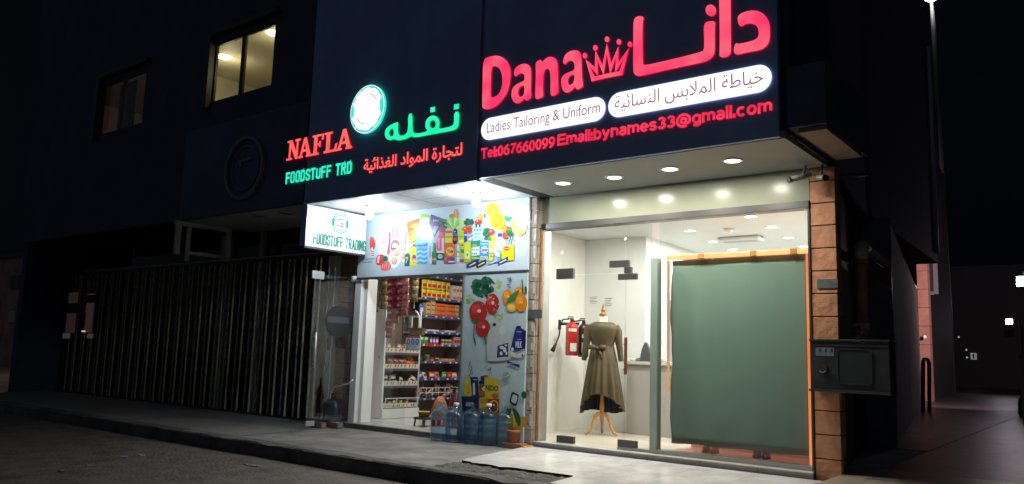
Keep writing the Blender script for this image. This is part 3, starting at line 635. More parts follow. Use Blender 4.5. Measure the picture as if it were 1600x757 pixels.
mb = MB(); a, b = fu.px(428, 324), fu.px(443, 315); mb.slab(fu, rectp(a[0], 3.274, b[0], 3.35), .001, .004); mb.done('blue_patch', mat('blue_vinyl', (.02, .04, .4), .4), U)
mb = MB(); mb.box(-9.03, -9.0, 6.87, 6.92, 3.25, 5.0); mb.box(-9.25, -9.05, 6.8, 6.868, 3.262, 3.268); mb.done('edge_trim', M_dkalu, U)

# ------------------------------------------------------------------ printed panels
PR = {}
def pm(c):
    k = tuple(round(x, 3) for x in c)
    if k not in PR: PR[k] = mat('print_%d' % len(PR), k, .2, noise=(18, .1))
    return PR[k]
READABLE = {'Safia', arabic('صافيا'), '7', 'masafi', 'Tide', 'omo', 'Lipton', 'MILK', 'NIDO', 'CHICKEN', 'AVAILABLE'}
class Print:
    """shapes printed on a sheet, each a hair above the last"""
    def __init__(s, fr, step=.00004): s.fr, s.mb, s.ms, s.w, s.step = fr, MB(), [], 0.0004, step
    def mi(s, c):
        m = pm(c)
        if m not in s.ms: s.ms.append(m)
        return s.ms.index(m)
    def poly(s, z, pts, c, sm=0):
        if sm: pts = chaikin(pts, sm)
        s.w += s.step; s.mb.sheet(s.fr, z(pts), s.w, s.mi(c))
    def ell(s, z, cx, cy, rx, ry, c, a=0, n=18): s.poly(z, ell(cx, cy, rx, ry, n, a), c)
    def rect(s, z, x0, y0, x1, y1, c): s.poly(z, rectp(x0, y0, x1, y1), c)
    def text(s, z, body, x0, y0, x1, y1, c, bold=.02):
        if body not in READABLE:                       # too small to read in the photo: a row of uneven marks
            n = len(body)
            for k in range(n):
                a = x0 + (x1 - x0) * (k + .1) / n; b = x0 + (x1 - x0) * (k + .75) / n; h = rnd.uniform(.2, .4) * (y1 - y0)
                s.rect(z, a, (y0 + y1) / 2 - h, b, (y0 + y1) / 2 + h * .8, c)
            return
        (a, b), (d, e) = z([(x0, y1)])[0], z([(x1, y0)])[0]; s.w += s.step; text(s.mb, s.fr, body, a, d, b, e, s.w - .0001, s.w, s.mi(c), None, bold)
    def orange(s, z, cx, cy, rx, ry, rim, fl):
        s.ell(z, cx, cy, rx, ry, rim); s.ell(z, cx, cy, rx * .9, ry * .9, (.85, .6, .3)); s.ell(z, cx, cy, rx * .84, ry * .84, fl)
        for k in range(10):
            a = math.pi * 2 * k / 10 + .2; q = (.95, .62, .12)
            s.poly(z, [(cx + rx * .1 * math.cos(a), cy + ry * .1 * math.sin(a)), (cx + rx * .8 * math.cos(a - .03), cy + ry * .8 * math.sin(a - .03)), (cx + rx * .8 * math.cos(a + .03), cy + ry * .8 * math.sin(a + .03))], q)
        s.poly(z, [(cx - 5, cy + 14), (cx + 2, cy - 16), (cx + 8, cy - 14), (cx, cy + 18)], (.9, .85, .7))
    def leafy(s, z, cx, cy, rx, ry, cols, n=40, size=.28):
        for i in range(n):
            a = rnd.uniform(0, 6.28); q = math.sqrt(rnd.random()); k = rnd.uniform(.6, 1.2) * size
            s.ell(z, cx + rx * q * math.cos(a), cy + ry * q * math.sin(a), rx * k, ry * k, rnd.choice(cols), rnd.uniform(0, 3), 8)
PY = 7.995
H = thing('food_poster', 'long printed food poster over the open doorway lit by two bulbs', 'poster', (-7.5, 8.0, 2.335))
mb = MB(); mb.box(-9.085, -5.93, PY, 8.028, 2.335, 3.258); mb.done('panel', mat('poster_vinyl', (.5, .58, .64), .16, noise=(1.2, .03)), H)
mb = MB(); mb.box(-9.09, -5.94, 7.99, 8.026, 2.30, 2.334, 0); mb.done('bottom_rail', M_dkalu, H)
p = Print(front(PY)); A = Zoom(p.fr, 570, 310, 6.308); Bz = Zoom(p.fr, 690, 310, 6.31)
red, mag, white, navy = (.6, .05, .05), (.55, .06, .22), (.62, .66, .68), (.03, .05, .25)
dg, lg, yel, org, brn, blk = (.02, .14, .06), (.25, .5, .08), (.85, .68, .04), (.85, .28, .02), (.3, .12, .05), (.02, .02, .03)
p.poly(A, [(50,380),(75,380),(97,405),(108,450),(100,490),(80,520),(50,520)], red, 1); p.poly(A, [(60,490),(78,480),(92,540),(86,580),(58,575)], white); 
for y in (520, 540, 560): p.rect(A, 62, y, 90, y + 9, red)
p.text(A, 'CHICKEN', -28, 590, 100, 612, (.06, .06, .08)); p.text(A, 'AVAILABLE', -30, 620, 76, 642, (.06, .06, .08))
p.poly(A, [(140,370),(220,365),(222,560),(140,560)], (.74, .8, .82)); p.text(A, 'Safia', 160, 408, 222, 448, mag); p.text(A, arabic('صافيا'), 160, 362, 220, 395, mag); p.rect(A, 150, 460, 225, 464, (.3, .2, .3)); p.rect(A, 155, 492, 200, 497, (.3, .2, .3)); p.rect(A, 155, 530, 205, 535, (.3, .2, .3))
p.poly(A, [(232,330),(255,330),(258,420),(246,500),(250,555),(215,555),(228,470),(240,400)], (.62, .1, .16), 1)
p.poly(A, [(255,400),(270,290),(325,280),(335,400)], white)
for k in range(5): p.poly(A, [(262 + k * 15, 395), (274 + k * 11, 275), (281 + k * 11, 275), (271 + k * 15, 395)], mag)
p.ell(A, 300, 470, 44, 62, (.7, .12, .1)); p.poly(A, [(262,440),(280,415),(298,412),(275,460),(262,530),(255,500)], (.05, .25, .4)); p.ell(A, 302, 475, 30, 34, white); p.rect(A, 278, 488, 330, 505, red)
p.poly(A, [(345,380),(400,372),(405,480),(345,490)], (.74, .8, .82)); p.text(A, 'Safia', 348, 395, 395, 450, mag); p.poly(A, [(402,320),(415,330),(408,440),(395,480),(398,400)], (.62, .1, .16))
p.poly(A, [(232,570),(270,530),(345,470),(400,462),(445,500),(440,560),(400,640),(360,600),(340,640),(300,697),(270,690),(245,650)], (.8, .84, .86), 1)
for e in ((318,540,28,36),(292,618,30,38),(385,492,24,34),(378,570,22,38),(460,505,18,30)): p.ell(A, *e, (.62, .36, .24)); p.ell(A, e[0] - 5, e[1] - 8, e[2] * .6, e[3] * .5, (.75, .5, .38))
p.poly(A, [(105,650),(115,570),(150,550),(195,560),(210,600),(190,650),(150,668)], (.5, .06, .07), 1); p.poly(A, [(118,640),(125,580),(150,560),(140,640)], (.75, .45, .45)); p.poly(A, [(150,700),(165,650),(230,615),(262,660),(250,710),(190,722)], (.75, .14, .13), 1)
for k in range(4): p.poly(A, [(168 + k * 22, 690), (178 + k * 20, 650), (183 + k * 20, 652), (174 + k * 22, 694)], (.8, .35, .3))
p.poly(A, [(168,600),(200,562),(230,580),(228,620),(190,628)], dg, 1)
p.poly(A, [(412,545),(414,512),(428,500),(438,515),(440,545)], white); p.poly(A, [(392,668),(396,565),(408,545),(440,545),(446,580),(440,672)], (.01, .13, .08)); p.text(A, '7', 402, 580, 428, 645, white, .05); p.ell(A, 428, 600, 9, 14, red)
p.poly(A, [(470,478),(478,455),(503,452),(508,480)], (.15, .18, .12)); p.poly(A, [(470,478),(508,478),(522,540),(522,668),(448,664),(450,545)], (.85, .74, .05)); p.ell(A, 487, 600, 24, 42, org); p.ell(A, 487, 575, 18, 18, (.06, .12, .4)); p.ell(A, 488, 620, 16, 14, white)
p.poly(A, [(520,650),(506,500),(508,390),(530,345),(600,340),(618,390),(622,500),(615,655)], (.22, .55, .85))
for k in range(7): y = 500 + k * 22; p.poly(A, [(514,y+10),(545,y-8),(585,y+8),(617,y-6),(617,y+5),(585,y+18),(545,y+3),(515,y+20)], ((.06, .28, .62), (.45, .75, .92))[k % 2])
p.text(A, 'masafi', 512, 442, 622, 482, (.04, .15, .4), .03); p.poly(A, [(512,440),(540,425),(600,430),(560,436)], (.7, .85, .95))
p.poly(A, [(622,402),(680,396),(682,650),(620,655)], (.55, .68, .78)); p.rect(A, 640, 470, 650, 580, (.15, .2, .4)); p.rect(A, 660, 420, 672, 640, (.4, .55, .68))
p.poly(A, [(676,440),(698,440),(702,520),(708,540),(705,656),(662,655),(663,540),(675,520)], (.03, .25, .08)); p.rect(A, 664, 585, 706, 625, (.5, .1, .08)); p.text(A, 'Soda', 668, 592, 702, 616, white)
p.poly(A, [(410,245),(540,195),(532,330),(505,425),(435,446),(430,350)], (.72, .17, .05)); p.ell(A, 490, 270, 42, 20, (.85, .55, .1), -.3); p.poly(A, [(440,340),(520,290),(530,310),(445,365)], (.8, .4, .08)); p.poly(A, [(435,380),(520,340),(508,415),(438,440)], (.7, .6, .1)); p.text(A, 'Crisps', 452, 262, 530, 282, (.3, .05, .02))
p.poly(A, [(555,150),(658,172),(655,265),(548,255)], (.2, .5, .1)); p.ell(A, 600, 215, 38, 26, (.7, .75, .55)); p.text(A, 'Chips', 572, 205, 628, 225, (.08, .2, .05))
p.poly(A, [(655,158),(763,200),(735,300),(685,395),(640,250)], (.08, .07, .25)); p.text(A, 'chips', 672, 205, 730, 240, (.6, .6, .2)); p.poly(A, [(690,270),(730,280),(690,360),(670,320)], (.35, .32, .42))
p.leafy(A, 775, 255, 40, 45, [(.015, .11, .05), (.03, .18, .07), (.01, .08, .035)], 26, .35)
p.poly(A, [(712,400),(740,330),(760,315),(790,350),(790,520),(708,530)], (.55, .1, .22), 1); p.rect(A, 722, 395, 745, 500, (.75, .3, .4)); p.rect(A, 760, 395, 784, 520, (.72, .5, .55)); p.rect(A, 712, 520, 790, 545, white)
p.rect(A, 710, 540, 784, 610, (.02, .12, .08)); p.ell(A, 745, 575, 24, 20, (.6, .66, .6)); p.text(A, 'Tea', 730, 565, 762, 585, (.02, .12, .08))
# right half
p.ell(Bz, 10, 310, 32, 32, (.3, .06, .16)); p.ell(Bz, 108, 178, 30, 24, (.42, .19, .08)); p.ell(Bz, 150, 155, 24, 48, (.55, .24, .09), -.15); p.ell(Bz, 144, 150, 8, 38, (.68, .38, .18), -.15)
for k in range(9): a = -.9 + k * .22; p.poly(Bz, [(120,315),(120 + 100 * math.sin(a) - 16, 315 - 120 * math.cos(a) + abs(a) * 30), (120 + 108 * math.sin(a), 300 - 130 * math.cos(a) + abs(a) * 34), (120 + 100 * math.sin(a) + 18, 315 - 110 * math.cos(a) + abs(a) * 30), (135,315)], ((.3, .55, .12), (.18, .42, .07), (.5, .7, .3))[k % 3], 1)
p.poly(Bz, [(170,250),(185,205),(205,200),(220,240),(235,290),(190,312)], (.45, .62, .25), 1)
p.leafy(Bz, 272, 232, 42, 42, [(.012, .1, .06), (.02, .15, .08), (.01, .07, .045)], 34, .32); p.poly(Bz, [(255,268),(300,262),(285,300),(265,302)], (.25, .42, .14))
p.ell(Bz, 240, 310, 36, 32, (.62, .08, .03)); p.ell(Bz, 282, 312, 24, 38, (.6, .06, .03)); p.ell(Bz, 232, 298, 10, 7, (.85, .4, .3))
p.poly(Bz, [(34,335),(40,322),(105,322),(112,335),(112,455),(36,460)], (.35, .2, .04)); p.rect(Bz, 38, 345, 110, 440, (.68, .52, .06)); p.text(Bz, 'No.00', 42, 370, 106, 395, (.1, .05, .02), .03); p.rect(Bz, 38, 322, 108, 342, (.45, .06, .04))
p.poly(Bz, [(118,345),(122,302),(155,302),(160,345),(162,452),(112,452)], (.02, .015, .03), 1); p.rect(Bz, 114, 345, 160, 378, (.1, .12, .4)); p.ell(Bz, 137, 405, 20, 18, (.45, .06, .04)); p.ell(Bz, 135, 330, 10, 6, (.5, .5, .6))
p.rect(Bz, 166, 318, 222, 462, (.42, .55, .05)); p.text(Bz, 'Fresh', 170, 370, 218, 392, (.05, .2, .05)); p.rect(Bz, 168, 410, 220, 440, (.75, .72, .1)); p.rect(Bz, 226, 340, 256, 432, (.03, .08, .38)); p.rect(Bz, 230, 355, 252, 372, white); p.poly(Bz, [(262,380),(308,362),(312,430),(262,436)], (.2, .3, .6)); p.poly(Bz, [(264,398),(310,380),(310,398),(266,418)], (.85, .75, .2)); p.ell(Bz, 285, 410, 16, 9, white)
p.poly(Bz, [(310,285),(332,262),(415,262),(416,285),(412,425),(316,420)], (.5, .68, .76)); p.rect(Bz, 314, 285, 412, 296, (.35, .52, .6))
for x in (338, 372): p.rect(Bz, x, 250, x + 16, 286, (.04, .03, .05))
for x in (332, 358, 385): p.ell(Bz, x, 315, 8, 8, (.02, .1, .15))
p.text(Bz, 'Laban', 328, 342, 400, 362, (.03, .2, .3)); p.rect(Bz, 330, 378, 398, 384, (.3, .45, .52)); p.rect(Bz, 330, 394, 385, 400, (.3, .45, .52))
p.leafy(Bz, 445, 350, 32, 55, [(.02, .12, .06), (.03, .2, .08), (.015, .08, .04)], 26, .35)
p.poly(Bz, [(36,462),(140,455),(138,582),(36,590)], (.68, .12, .02)); p.ell(Bz, 88, 525, 38, 42, (.85, .6, .05)); p.ell(Bz, 88, 525, 29, 32, (.85, .35, .04)); p.ell(Bz, 88, 525, 20, 22, yel); p.text(Bz, 'Tide', 58, 505, 122, 545, (.02, .05, .35), .05)
p.rect(Bz, 52, 588, 132, 612, (.05, .08, .35)); p.rect(Bz, 56, 596, 90, 606, red); p.rect(Bz, 28, 616, 136, 642, (.5, .05, .08)); p.rect(Bz, 70, 622, 130, 634, (.75, .78, .85)); p.rect(Bz, 28, 610, 136, 616, (.1, .15, .45))
p.poly(Bz, [(156,485),(162,456),(175,456),(180,485),(182,634),(150,634)], (.62, .72, .72), 1); p.rect(Bz, 154, 520, 180, 540, (.1, .4, .3)); p.rect(Bz, 154, 570, 180, 582, (.2, .5, .65))
p.poly(Bz, [(188,580),(190,485),(200,470),(222,470),(230,485),(232,580)], (.55, .55, .05)); p.rect(Bz, 192, 505, 228, 545, (.12, .2, .03)); p.rect(Bz, 196, 460, 222, 472, red); p.ell(Bz, 206, 613, 19, 15, (.55, .05, .04)); p.rect(Bz, 186, 585, 232, 598, white)
p.poly(Bz, [(228,450),(260,422),(292,440),(292,632),(228,634)], (.66, .68, .04)); p.ell(Bz, 258, 560, 20, 38, (.75, .78, .6)); p.ell(Bz, 258, 560, 9, 20, (.15, .35, .05)); p.rect(Bz, 230, 600, 290, 630, (.4, .42, .05))
p.poly(Bz, [(292,430),(388,412),(386,600),(294,622)], (.05, .25, .1)); p.ell(Bz, 330, 470, 26, 22, (.2, .45, .2)); p.poly(Bz, [(298,490),(384,475),(384,560),(300,575)], (.68, .76, .7)); p.text(Bz, 'whisper', 302, 498, 380, 522, (.4, .12, .25)); p.text(Bz, '300', 305, 535, 360, 562, (.05, .3, .08), .04); p.rect(Bz, 297, 585, 384, 600, (.35, .55, .3))
p.poly(Bz, [(382,435),(470,430),(468,572),(380,570)], (.06, .28, .62))
st = [(427 + (44 if i % 2 else 26) * math.cos(i * math.pi / 9), 510 + (50 if i % 2 else 30) * math.sin(i * math.pi / 9)) for i in range(18)]
p.poly(Bz, st, white); p.text(Bz, 'omo', 402, 500, 455, 528, (.05, .1, .45), .05); p.rect(Bz, 388, 445, 464, 460, (.3, .55, .8))
p.rect(Bz, 388, 572, 458, 612, (.55, .68, .6)); p.text(Bz, 'dairy', 396, 580, 450, 602, (.03, .2, .1))
p.poly(Bz, [(474,470),(486,440),(496,425),(506,440),(522,470),(528,520),(516,612),(470,622)], (.75, .6, .04), 1); p.ell(Bz, 498, 520, 22, 30, (.85, .8, .4)); p.text(Bz, 'Soap', 480, 560, 526, 590, (.1, .15, .3)); p.rect(Bz, 474, 540, 520, 552, (.1, .35, .1))
p.poly(Bz, [(522,480),(545,420),(548,345),(565,318),(588,322),(602,350),(612,470),(604,550),(570,588),(532,560)], (.82, .85, .86), 1); p.rect(Bz, 556, 345, 602, 384, (.03, .07, .35)); p.ell(Bz, 562, 415, 9, 9, (.05, .15, .45)); p.rect(Bz, 560, 432, 596, 438, (.3, .35, .5)); p.poly(Bz, [(540,500),(560,540),(600,545),(604,520)], (.2, .5, .75), 1)
p.rect(Bz, 582, 545, 632, 605, (.03, .25, .06)); p.poly(Bz, [(596,482),(720,458),(720,612),(600,622)], (.82, .66, .02)); p.ell(Bz, 647, 497, 32, 22, (.55, .04, .03)); p.text(Bz, 'Lipton', 624, 488, 671, 506, white, .03); p.rect(Bz, 615, 530, 680, 536, (.3, .2, .02)); p.poly(Bz, [(690,466),(720,458),(720,612),(690,615)], (.68, .52, .02))
for q, c, t in (([(248,655),(370,600),(372,640),(255,692)], (.03, .03, .14), 'Choc'), ([(345,650),(445,600),(447,640),(352,690)], (.05, .025, .02), 'wafer'), ([(460,640),(575,590),(578,620),(465,655)], (.15, .4, .7), 'coco'), ([(555,630),(660,575),(665,610),(560,660)], (.05, .06, .25), 'bar')):
    p.poly(Bz, q, c); cx, cy = sum(a[0] for a in q) / 4, sum(a[1] for a in q) / 4; p.poly(Bz, [(cx - 34, cy + 16), (cx + 30, cy - 18), (cx + 34, cy - 6), (cx - 30, cy + 26)], (.7, .65, .45)); 
p.ell(Bz, 392, 190, 36, 28, (.62, .36, .1)); p.poly(Bz, [(385,168),(392,155),(400,170)], (.2, .2, .05)); p.ell(Bz, 370, 236, 36, 24, (.55, .05, .05)); p.ell(Bz, 358, 228, 9, 6, (.85, .5, .5)); p.ell(Bz, 450, 240, 42, 55, (.6, .68, .4)); p.ell(Bz, 445, 230, 28, 38, (.7, .76, .55)); p.poly(Bz, [(425,160),(440,150),(438,200),(428,195)], dg)
p.ell(Bz, 500, 338, 32, 36, (.5, .05, .06)); p.ell(Bz, 492, 328, 9, 10, (.8, .4, .4)); p.ell(Bz, 480, 398, 18, 20, (.1, .3, .04)); p.ell(Bz, 522, 400, 26, 40, (.72, .55, .1)); p.poly(Bz, [(596,310),(640,245),(646,320),(612,350)], org, 1); p.poly(Bz, [(610,345),(650,300),(640,370)], (.75, .25, .02), 1)
p.leafy(Bz, 680, 340, 34, 90, [(.01, .1, .04), (.02, .06, .03), (.03, .2, .06), (.05, .3, .1)], 50, .2)
for k in range(6): x = 640 + k * 12; p.poly(Bz, [(x, 450), (x + 22, 380), (x + 27, 382), (x + 6, 456)], ((.02, .12, .04), (.6, .7, .6))[k % 2])
p.poly(Bz, [(625,185),(650,172),(660,190),(705,185),(690,205),(660,240),(645,225)], (.03, .28, .08), 1); p.ell(Bz, 668, 298, 20, 18, (.5, .08, .08)); p.ell(Bz, 628, 372, 22, 32, (.6, .05, .06)); p.ell(Bz, 650, 378, 16, 20, (.62, .07, .08))
p.orange(Bz, 512, 120, 66, 80, (.78, .34, .02), (.82, .4, .02)); p.orange(Bz, 557, 222, 72, 94, (.88, .5, .01), (.9, .55, .01))
p.ell(Bz, 772, 280, 74, 92, (.82, .62, .1)); p.ell(Bz, 790, 240, 48, 60, (.8, .76, .66)); p.ell(Bz, 745, 330, 30, 22, (.88, .75, .3))
for k in range(46):
    x, y = rnd.uniform(580, 865), rnd.uniform(15, 200) * rnd.random() + 12; q = rnd.uniform(2, 8); p.ell(Bz, x, y, q, q * rnd.uniform(.3, 1.2), rnd.choice([(.1, .32, .55), (.2, .5, .7), (.05, .2, .4), (.5, .7, .8)]), rnd.uniform(0, 3), 7)
p.mb.done('print', p.ms, H)

# window graphic beside the doorway
W = thing('window_poster', 'tall window graphic of splashing tomatoes, oranges and milk behind the water bottles', 'poster', (-6.45, 8.0, .2))
mb = MB(); mb.box(-6.965, -5.93, PY, 8.026, .2, 2.299); mb.done('panel', mat('frosted_vinyl', (.4, .5, .53), .25, noise=(1.4, .08)), W)
mb = MB(); mb.box(-6.99, -6.966, 7.985, 8.02, .2, 2.3); mb.box(-6.965, -5.93, 7.99, 8.02, .155, .199); mb.done('frame', M_alu, W)
p = Print(front(PY)); C = Zoom(p.fr, 720, 425, 5.41); D = Zoom(p.fr, 720, 550, 5.41)
def pil(z, cx, cy, rx, ry, c, hl): p.ell(z, cx, cy, rx, ry, c); p.ell(z, cx - rx * .25, cy - ry * .3, rx * .5, ry * .4, tuple(min(1, q * 1.35 + .02) for q in c)); p.ell(z, cx + rx * .1, cy - ry * .1, rx * .22, ry * .16, hl)
for x, y in ((75,235),(310,120),(320,380)): p.leafy(C, x, y, 38, 45, [(.32, .42, .2), (.4, .5, .3), (.2, .32, .1)], 16, .34)
p.leafy(C, 190, 125, 85, 85, [(.01, .06, .03), (.015, .085, .04), (.008, .045, .025), (.02, .1, .05)], 70, .22); p.leafy(C, 215, 80, 70, 28, [(.015, .08, .04), (.06, .14, .04)], 30, .25)
for e in ((268,272,60,88),(150,340,76,94),(190,475,62,76)): pil(C, *e, (.36, .025, .02), (.7, .5, .45))
for k in range(40): a = rnd.uniform(0, 6.3); x, y = 255 + 75 * math.cos(a) * rnd.uniform(.5, 1), 275 + 95 * math.sin(a) * rnd.uniform(.5, 1); p.ell(C, x, y, rnd.uniform(2, 7), rnd.uniform(2, 7), rnd.choice([(.6, .58, .55), (.5, .3, .28), (.42, .05, .04)]), 0, 7)
p.poly(C, [(85,415),(150,395),(155,380),(168,400),(160,440),(150,410),(120,430)], (.04, .12, .03)); p.poly(C, [(195,545),(210,540),(225,600),(210,620),(205,580)], (.06, .16, .05))
p.poly(C, [(112,440),(120,440),(118,540),(132,600),(126,635),(108,560)], (.05, .07, .09)); p.leafy(C, 415, 85, 14, 50, [(.08, .12, .16), (.15, .22, .26)], 12, .35)
pil(C, 400, 215, 43, 68, (.62, .22, .02), (.8, .5, .2)); pil(C, 512, 265, 54, 74, (.6, .2, .015), (.75, .42, .15)); pil(C, 500, 170, 44, 40, (.58, .2, .02), (.7, .4, .12)); p.ell(C, 430, 305, 42, 36, (.62, .35, .03)); p.ell(C, 428, 298, 30, 24, (.75, .55, .12))
p.poly(C, [(378,278),(400,235),(430,190),(500,148),(498,170),(470,225),(420,265)], (.04, .17, .03), 1); p.poly(C, [(518,65),(526,65),(534,190),(522,190)], (.05, .08, .03)); p.poly(C, [(540,120),(565,130),(562,200),(545,170)], (.03, .12, .03), 1)
p.poly(C, [(228,735),(222,560),(250,480),(290,455),(350,452),(405,500),(440,600),(432,720),(410,748),(240,760)], (.42, .47, .46), 1); p.ell(C, 355, 495, 30, 36, (.5, .55, .54)); p.ell(C, 287, 447, 17, 14, (.02, .03, .05))
p.poly(C, [(315,625),(405,600),(405,715),(308,728)], (.03, .05, .14))
for e in ((350,640,18,14),(375,660,14,22),(345,690,12,16),(390,690,9,14),(385,622,10,9)): p.ell(C, *e, (.55, .58, .58))
p.poly(C, [(470,465),(512,475),(556,502),(550,655),(420,665)], (.025, .03, .16)); p.poly(C, [(512,475),(556,502),(550,655),(530,640)], (.015, .02, .1)); p.rect(C, 476, 458, 512, 480, (.02, .02, .08)); p.text(C, 'MILK', 466, 588, 520, 642, (.62, .66, .72)); p.rect(C, 476, 505, 520, 511, (.3, .35, .5)); p.rect(C, 480, 570, 515, 575, (.3, .35, .5)); p.ell(C, 440, 655, 10, 16, (.6, .63, .65))
p.poly(C, [(400,665),(480,690),(550,640),(560,690),(500,735),(425,715)], (.5, .54, .53), 1); p.poly(C, [(465,685),(550,648),(550,668),(480,700)], (.25, .29, .3), 1); p.ell(C, 395, 712, 12, 9, (.03, .04, .06)); p.ell(C, 524, 708, 8, 9, (.03, .04, .06))
p.poly(D, [(398,76),(505,112),(500,136),(396,98)], (.02, .03, .12)); p.text(D, 'butter', 410, 90, 470, 108, (.3, .35, .45))
for k in range(9): x = 75 + rnd.uniform(-8, 25); y = 75 + k * 14; p.poly(D, [(x, y + 20), (x + 6, y), (x + 12, y + 2), (x + 8, y + 22)], (.08, .13, .18))
for k in range(14): p.ell(D, rnd.uniform(200, 270), rnd.uniform(110, 190), rnd.uniform(2, 7), rnd.uniform(2, 8), (.1, .16, .2), rnd.uniform(0, 3), 7)
p.leafy(D, 390, 205, 26, 36, [(.22, .32, .27), (.28, .38, .34)], 10, .5); p.poly(D, [(320,232),(400,200),(410,190),(415,200),(360,225)], (.5, .56, .56))
p.poly(D, [(170,190),(210,150),(240,180),(240,215),(170,215)], (.5, .54, .5))
p.poly(D, [(28,290),(50,225),(75,208),(100,235),(110,300),(105,378),(32,376)], (.5, .42, .03), 1); p.ell(D, 75, 330, 22, 26, (.35, .42, .1)); p.ell(D, 60, 250, 14, 18, (.6, .55, .1)); p.ell(D, 70, 345, 12, 9, (.6, .15, .04))
p.poly(D, [(84,214),(150,214),(152,376),(104,378)], (.015, .02, .11)); p.poly(D, [(106,270),(122,258),(128,365),(110,368)], (.5, .52, .58)); p.rect(D, 110, 230, 145, 240, (.3, .32, .5))
p.poly(D, [(158,250),(200,240),(205,270),(158,275)], (.02, .02, .06)); p.poly(D, [(175,205),(205,200),(205,240),(172,245)], (.03, .03, .12)); p.poly(D, [(155,290),(222,285),(226,378),(152,376)], (.2, .07, .03), 1); p.ell(D, 190, 345, 34, 26, (.28, .09, .03)); p.poly(D, [(180,310),(232,265),(238,272),(190,325)], (.55, .57, .58)); p.poly(D, [(190,325),(240,285),(243,292),(200,332)], (.55, .57, .58))
p.poly(D, [(205,225),(215,200),(232,202),(245,235),(262,240),(270,222),(300,222),(328,240),(326,400),(210,402)], (.52, .4, .02)); p.text(D, 'NIDO', 214, 286, 320, 328, (.03, .06, .05), .04); p.ell(D, 295, 372, 30, 25, (.3, .14, .06)); p.rect(D, 205, 198, 235, 215, (.35, .05, .02))
p.poly(D, [(10,380),(160,378),(150,500),(20,505)], (.012, .022, .08)); p.rect(D, 48, 428, 115, 460, (.3, .36, .36)); p.rect(D, 10, 378, 160, 392, (.02, .035, .13))
p.poly(D, [(160,385),(232,378),(232,520),(162,525)], (.45, .3, .02)); p.ell(D, 178, 412, 16, 14, (.3, .3, .15)); p.rect(D, 165, 440, 230, 470, (.55, .42, .05))
p.poly(D, [(236,398),(330,396),(330,520),(238,524)], (.4, .035, .015)); p.ell(D, 284, 462, 42, 54, (.6, .42, .05)); p.ell(D, 284, 462, 34, 45, (.35, .05, .02)); p.poly(D, [(265,470),(262,445),(280,425),(305,430),(308,455),(290,470),(280,485),(310,485),(312,498),(265,498)], (.03, .02, .03)); p.ell(D, 285, 450, 10, 10, (.5, .4, .2))
p.poly(D, [(425,385),(430,350),(452,338),(470,352),(495,360),(492,400),(480,450),(470,465),(425,440),(415,410)], (.02, .03, .05), 1); p.poly(D, [(438,385),(445,362),(462,362),(484,372),(482,405),(470,440),(438,428),(430,408)], (.42, .5, .52), 1)
p.ell(D, 540, 365, 24, 32, (.03, .1, .04)); p.ell(D, 468, 600, 66, 76, (.5, .27, .02)); p.ell(D, 455, 585, 40, 46, (.58, .36, .04))
p.poly(D, [(372,530),(392,490),(400,472),(408,485),(432,478),(430,510),(410,560),(392,565)], (.015, .09, .03), 1); p.poly(D, [(436,470),(470,485),(500,525),(516,580),(505,640),(478,610),(455,540)], (.015, .1, .03), 1); p.poly(D, [(520,530),(560,560),(560,640),(530,640)], (.4, .22, .04), 1)
p.mb.done('print', p.ms, W)

# ------------------------------------------------------------------ glass shopfront of the tailor
X0, X1, ZB, ZT = -5.78, -2.505, .247, 2.845
Q = thing('glass_shopfront', 'frameless glass shopfront with a swing door, green post and dark head bar', 'shopfront', (-4.2, 8.2, ZB))
mb = MB(); mb.box(X0 - .045, X1, 8.12, 8.27, ZT, ZT + .075, 0, .004); mb.done('head_bar', M_dkalu, Q)
mb = MB(); mb.box(X0 - .045, X1, 8.15, 8.26, ZT + .076, 3.256, 0); mb.done('transom_panel', mat('back_painted_glass', (.21, .225, .17), .19, noise=(.9, .12), spec=.13), Q)
mb = MB(); mb.box(X0 - .05, X0 - .022, 8.1, 8.26, ZB, ZT - .001, 0); mb.box(X0 - .021, X0 + .012, 8.13, 8.26, ZB, ZT - .001, 1); mb.box(X0 - .02, X0 + .01, 8.126, 8.1295, ZB, ZT - .01, 2); mb.done('side_frame', [mat('rust_edge', (.3, .14, .06), .7, noise=(12, .4)), M_alu, mat('sealant', (.6, .56, .45), .8)], Q)
mb = MB(); mb.box(X1 - .02, X1, 8.13, 8.26, ZB, ZT - .001); mb.done('side_frame', M_dkalu, Q)
mb = MB(); mb.box(-4.215, X1 - .021, 8.15, 8.27, ZB, ZB + .045, 0, .004); mb.box(-4.72, -4.3, 8.17, 8.25, ZB, ZB + .03, 0, .003); mb.done('bottom_rail', M_alu, Q)
yd, th = 8.195, .010
xs_door0, xs_door1, zd = -5.55, -4.64, 2.26
def pane(x0, x1, z0, z1, y=yd):
    mb = MB(); mb.box(x0, x1, y, y + th, z0, z1); return mb.done('pane', M_glass, Q)
pane(X0 + .013, xs_door0 - .004, ZB, ZT); pane(xs_door0, -4.66, zd + .012, ZT); pane(-4.652, -4.31, ZB + .03, ZT - .001); pane(-4.21, -3.573, ZB + .046, ZT - .001); pane(-3.57, X1 - .022, ZB + .046, ZT - .001)
mb = MB(); mb.box(xs_door0 + .004, xs_door1 + .0, yd - .001, yd + th, ZB + .03, zd); dr = mb.done('glass_door', M_glass, Q)
mb = MB()
for z0, z1 in ((1.09, 1.515),):
    mb.box(-4.625, -4.592, yd - .06, yd - .035, z0, z1, 0, .006)
    for z in (z0 + .06, z1 - .08): mb.tube([(-4.608, yd - .036, z), (-4.66, yd - .002, z)], .009, 8)
mb.done('handle', mat('brown_handle', (.16, .055, .04), .35, noise=(20, .3)), dr)
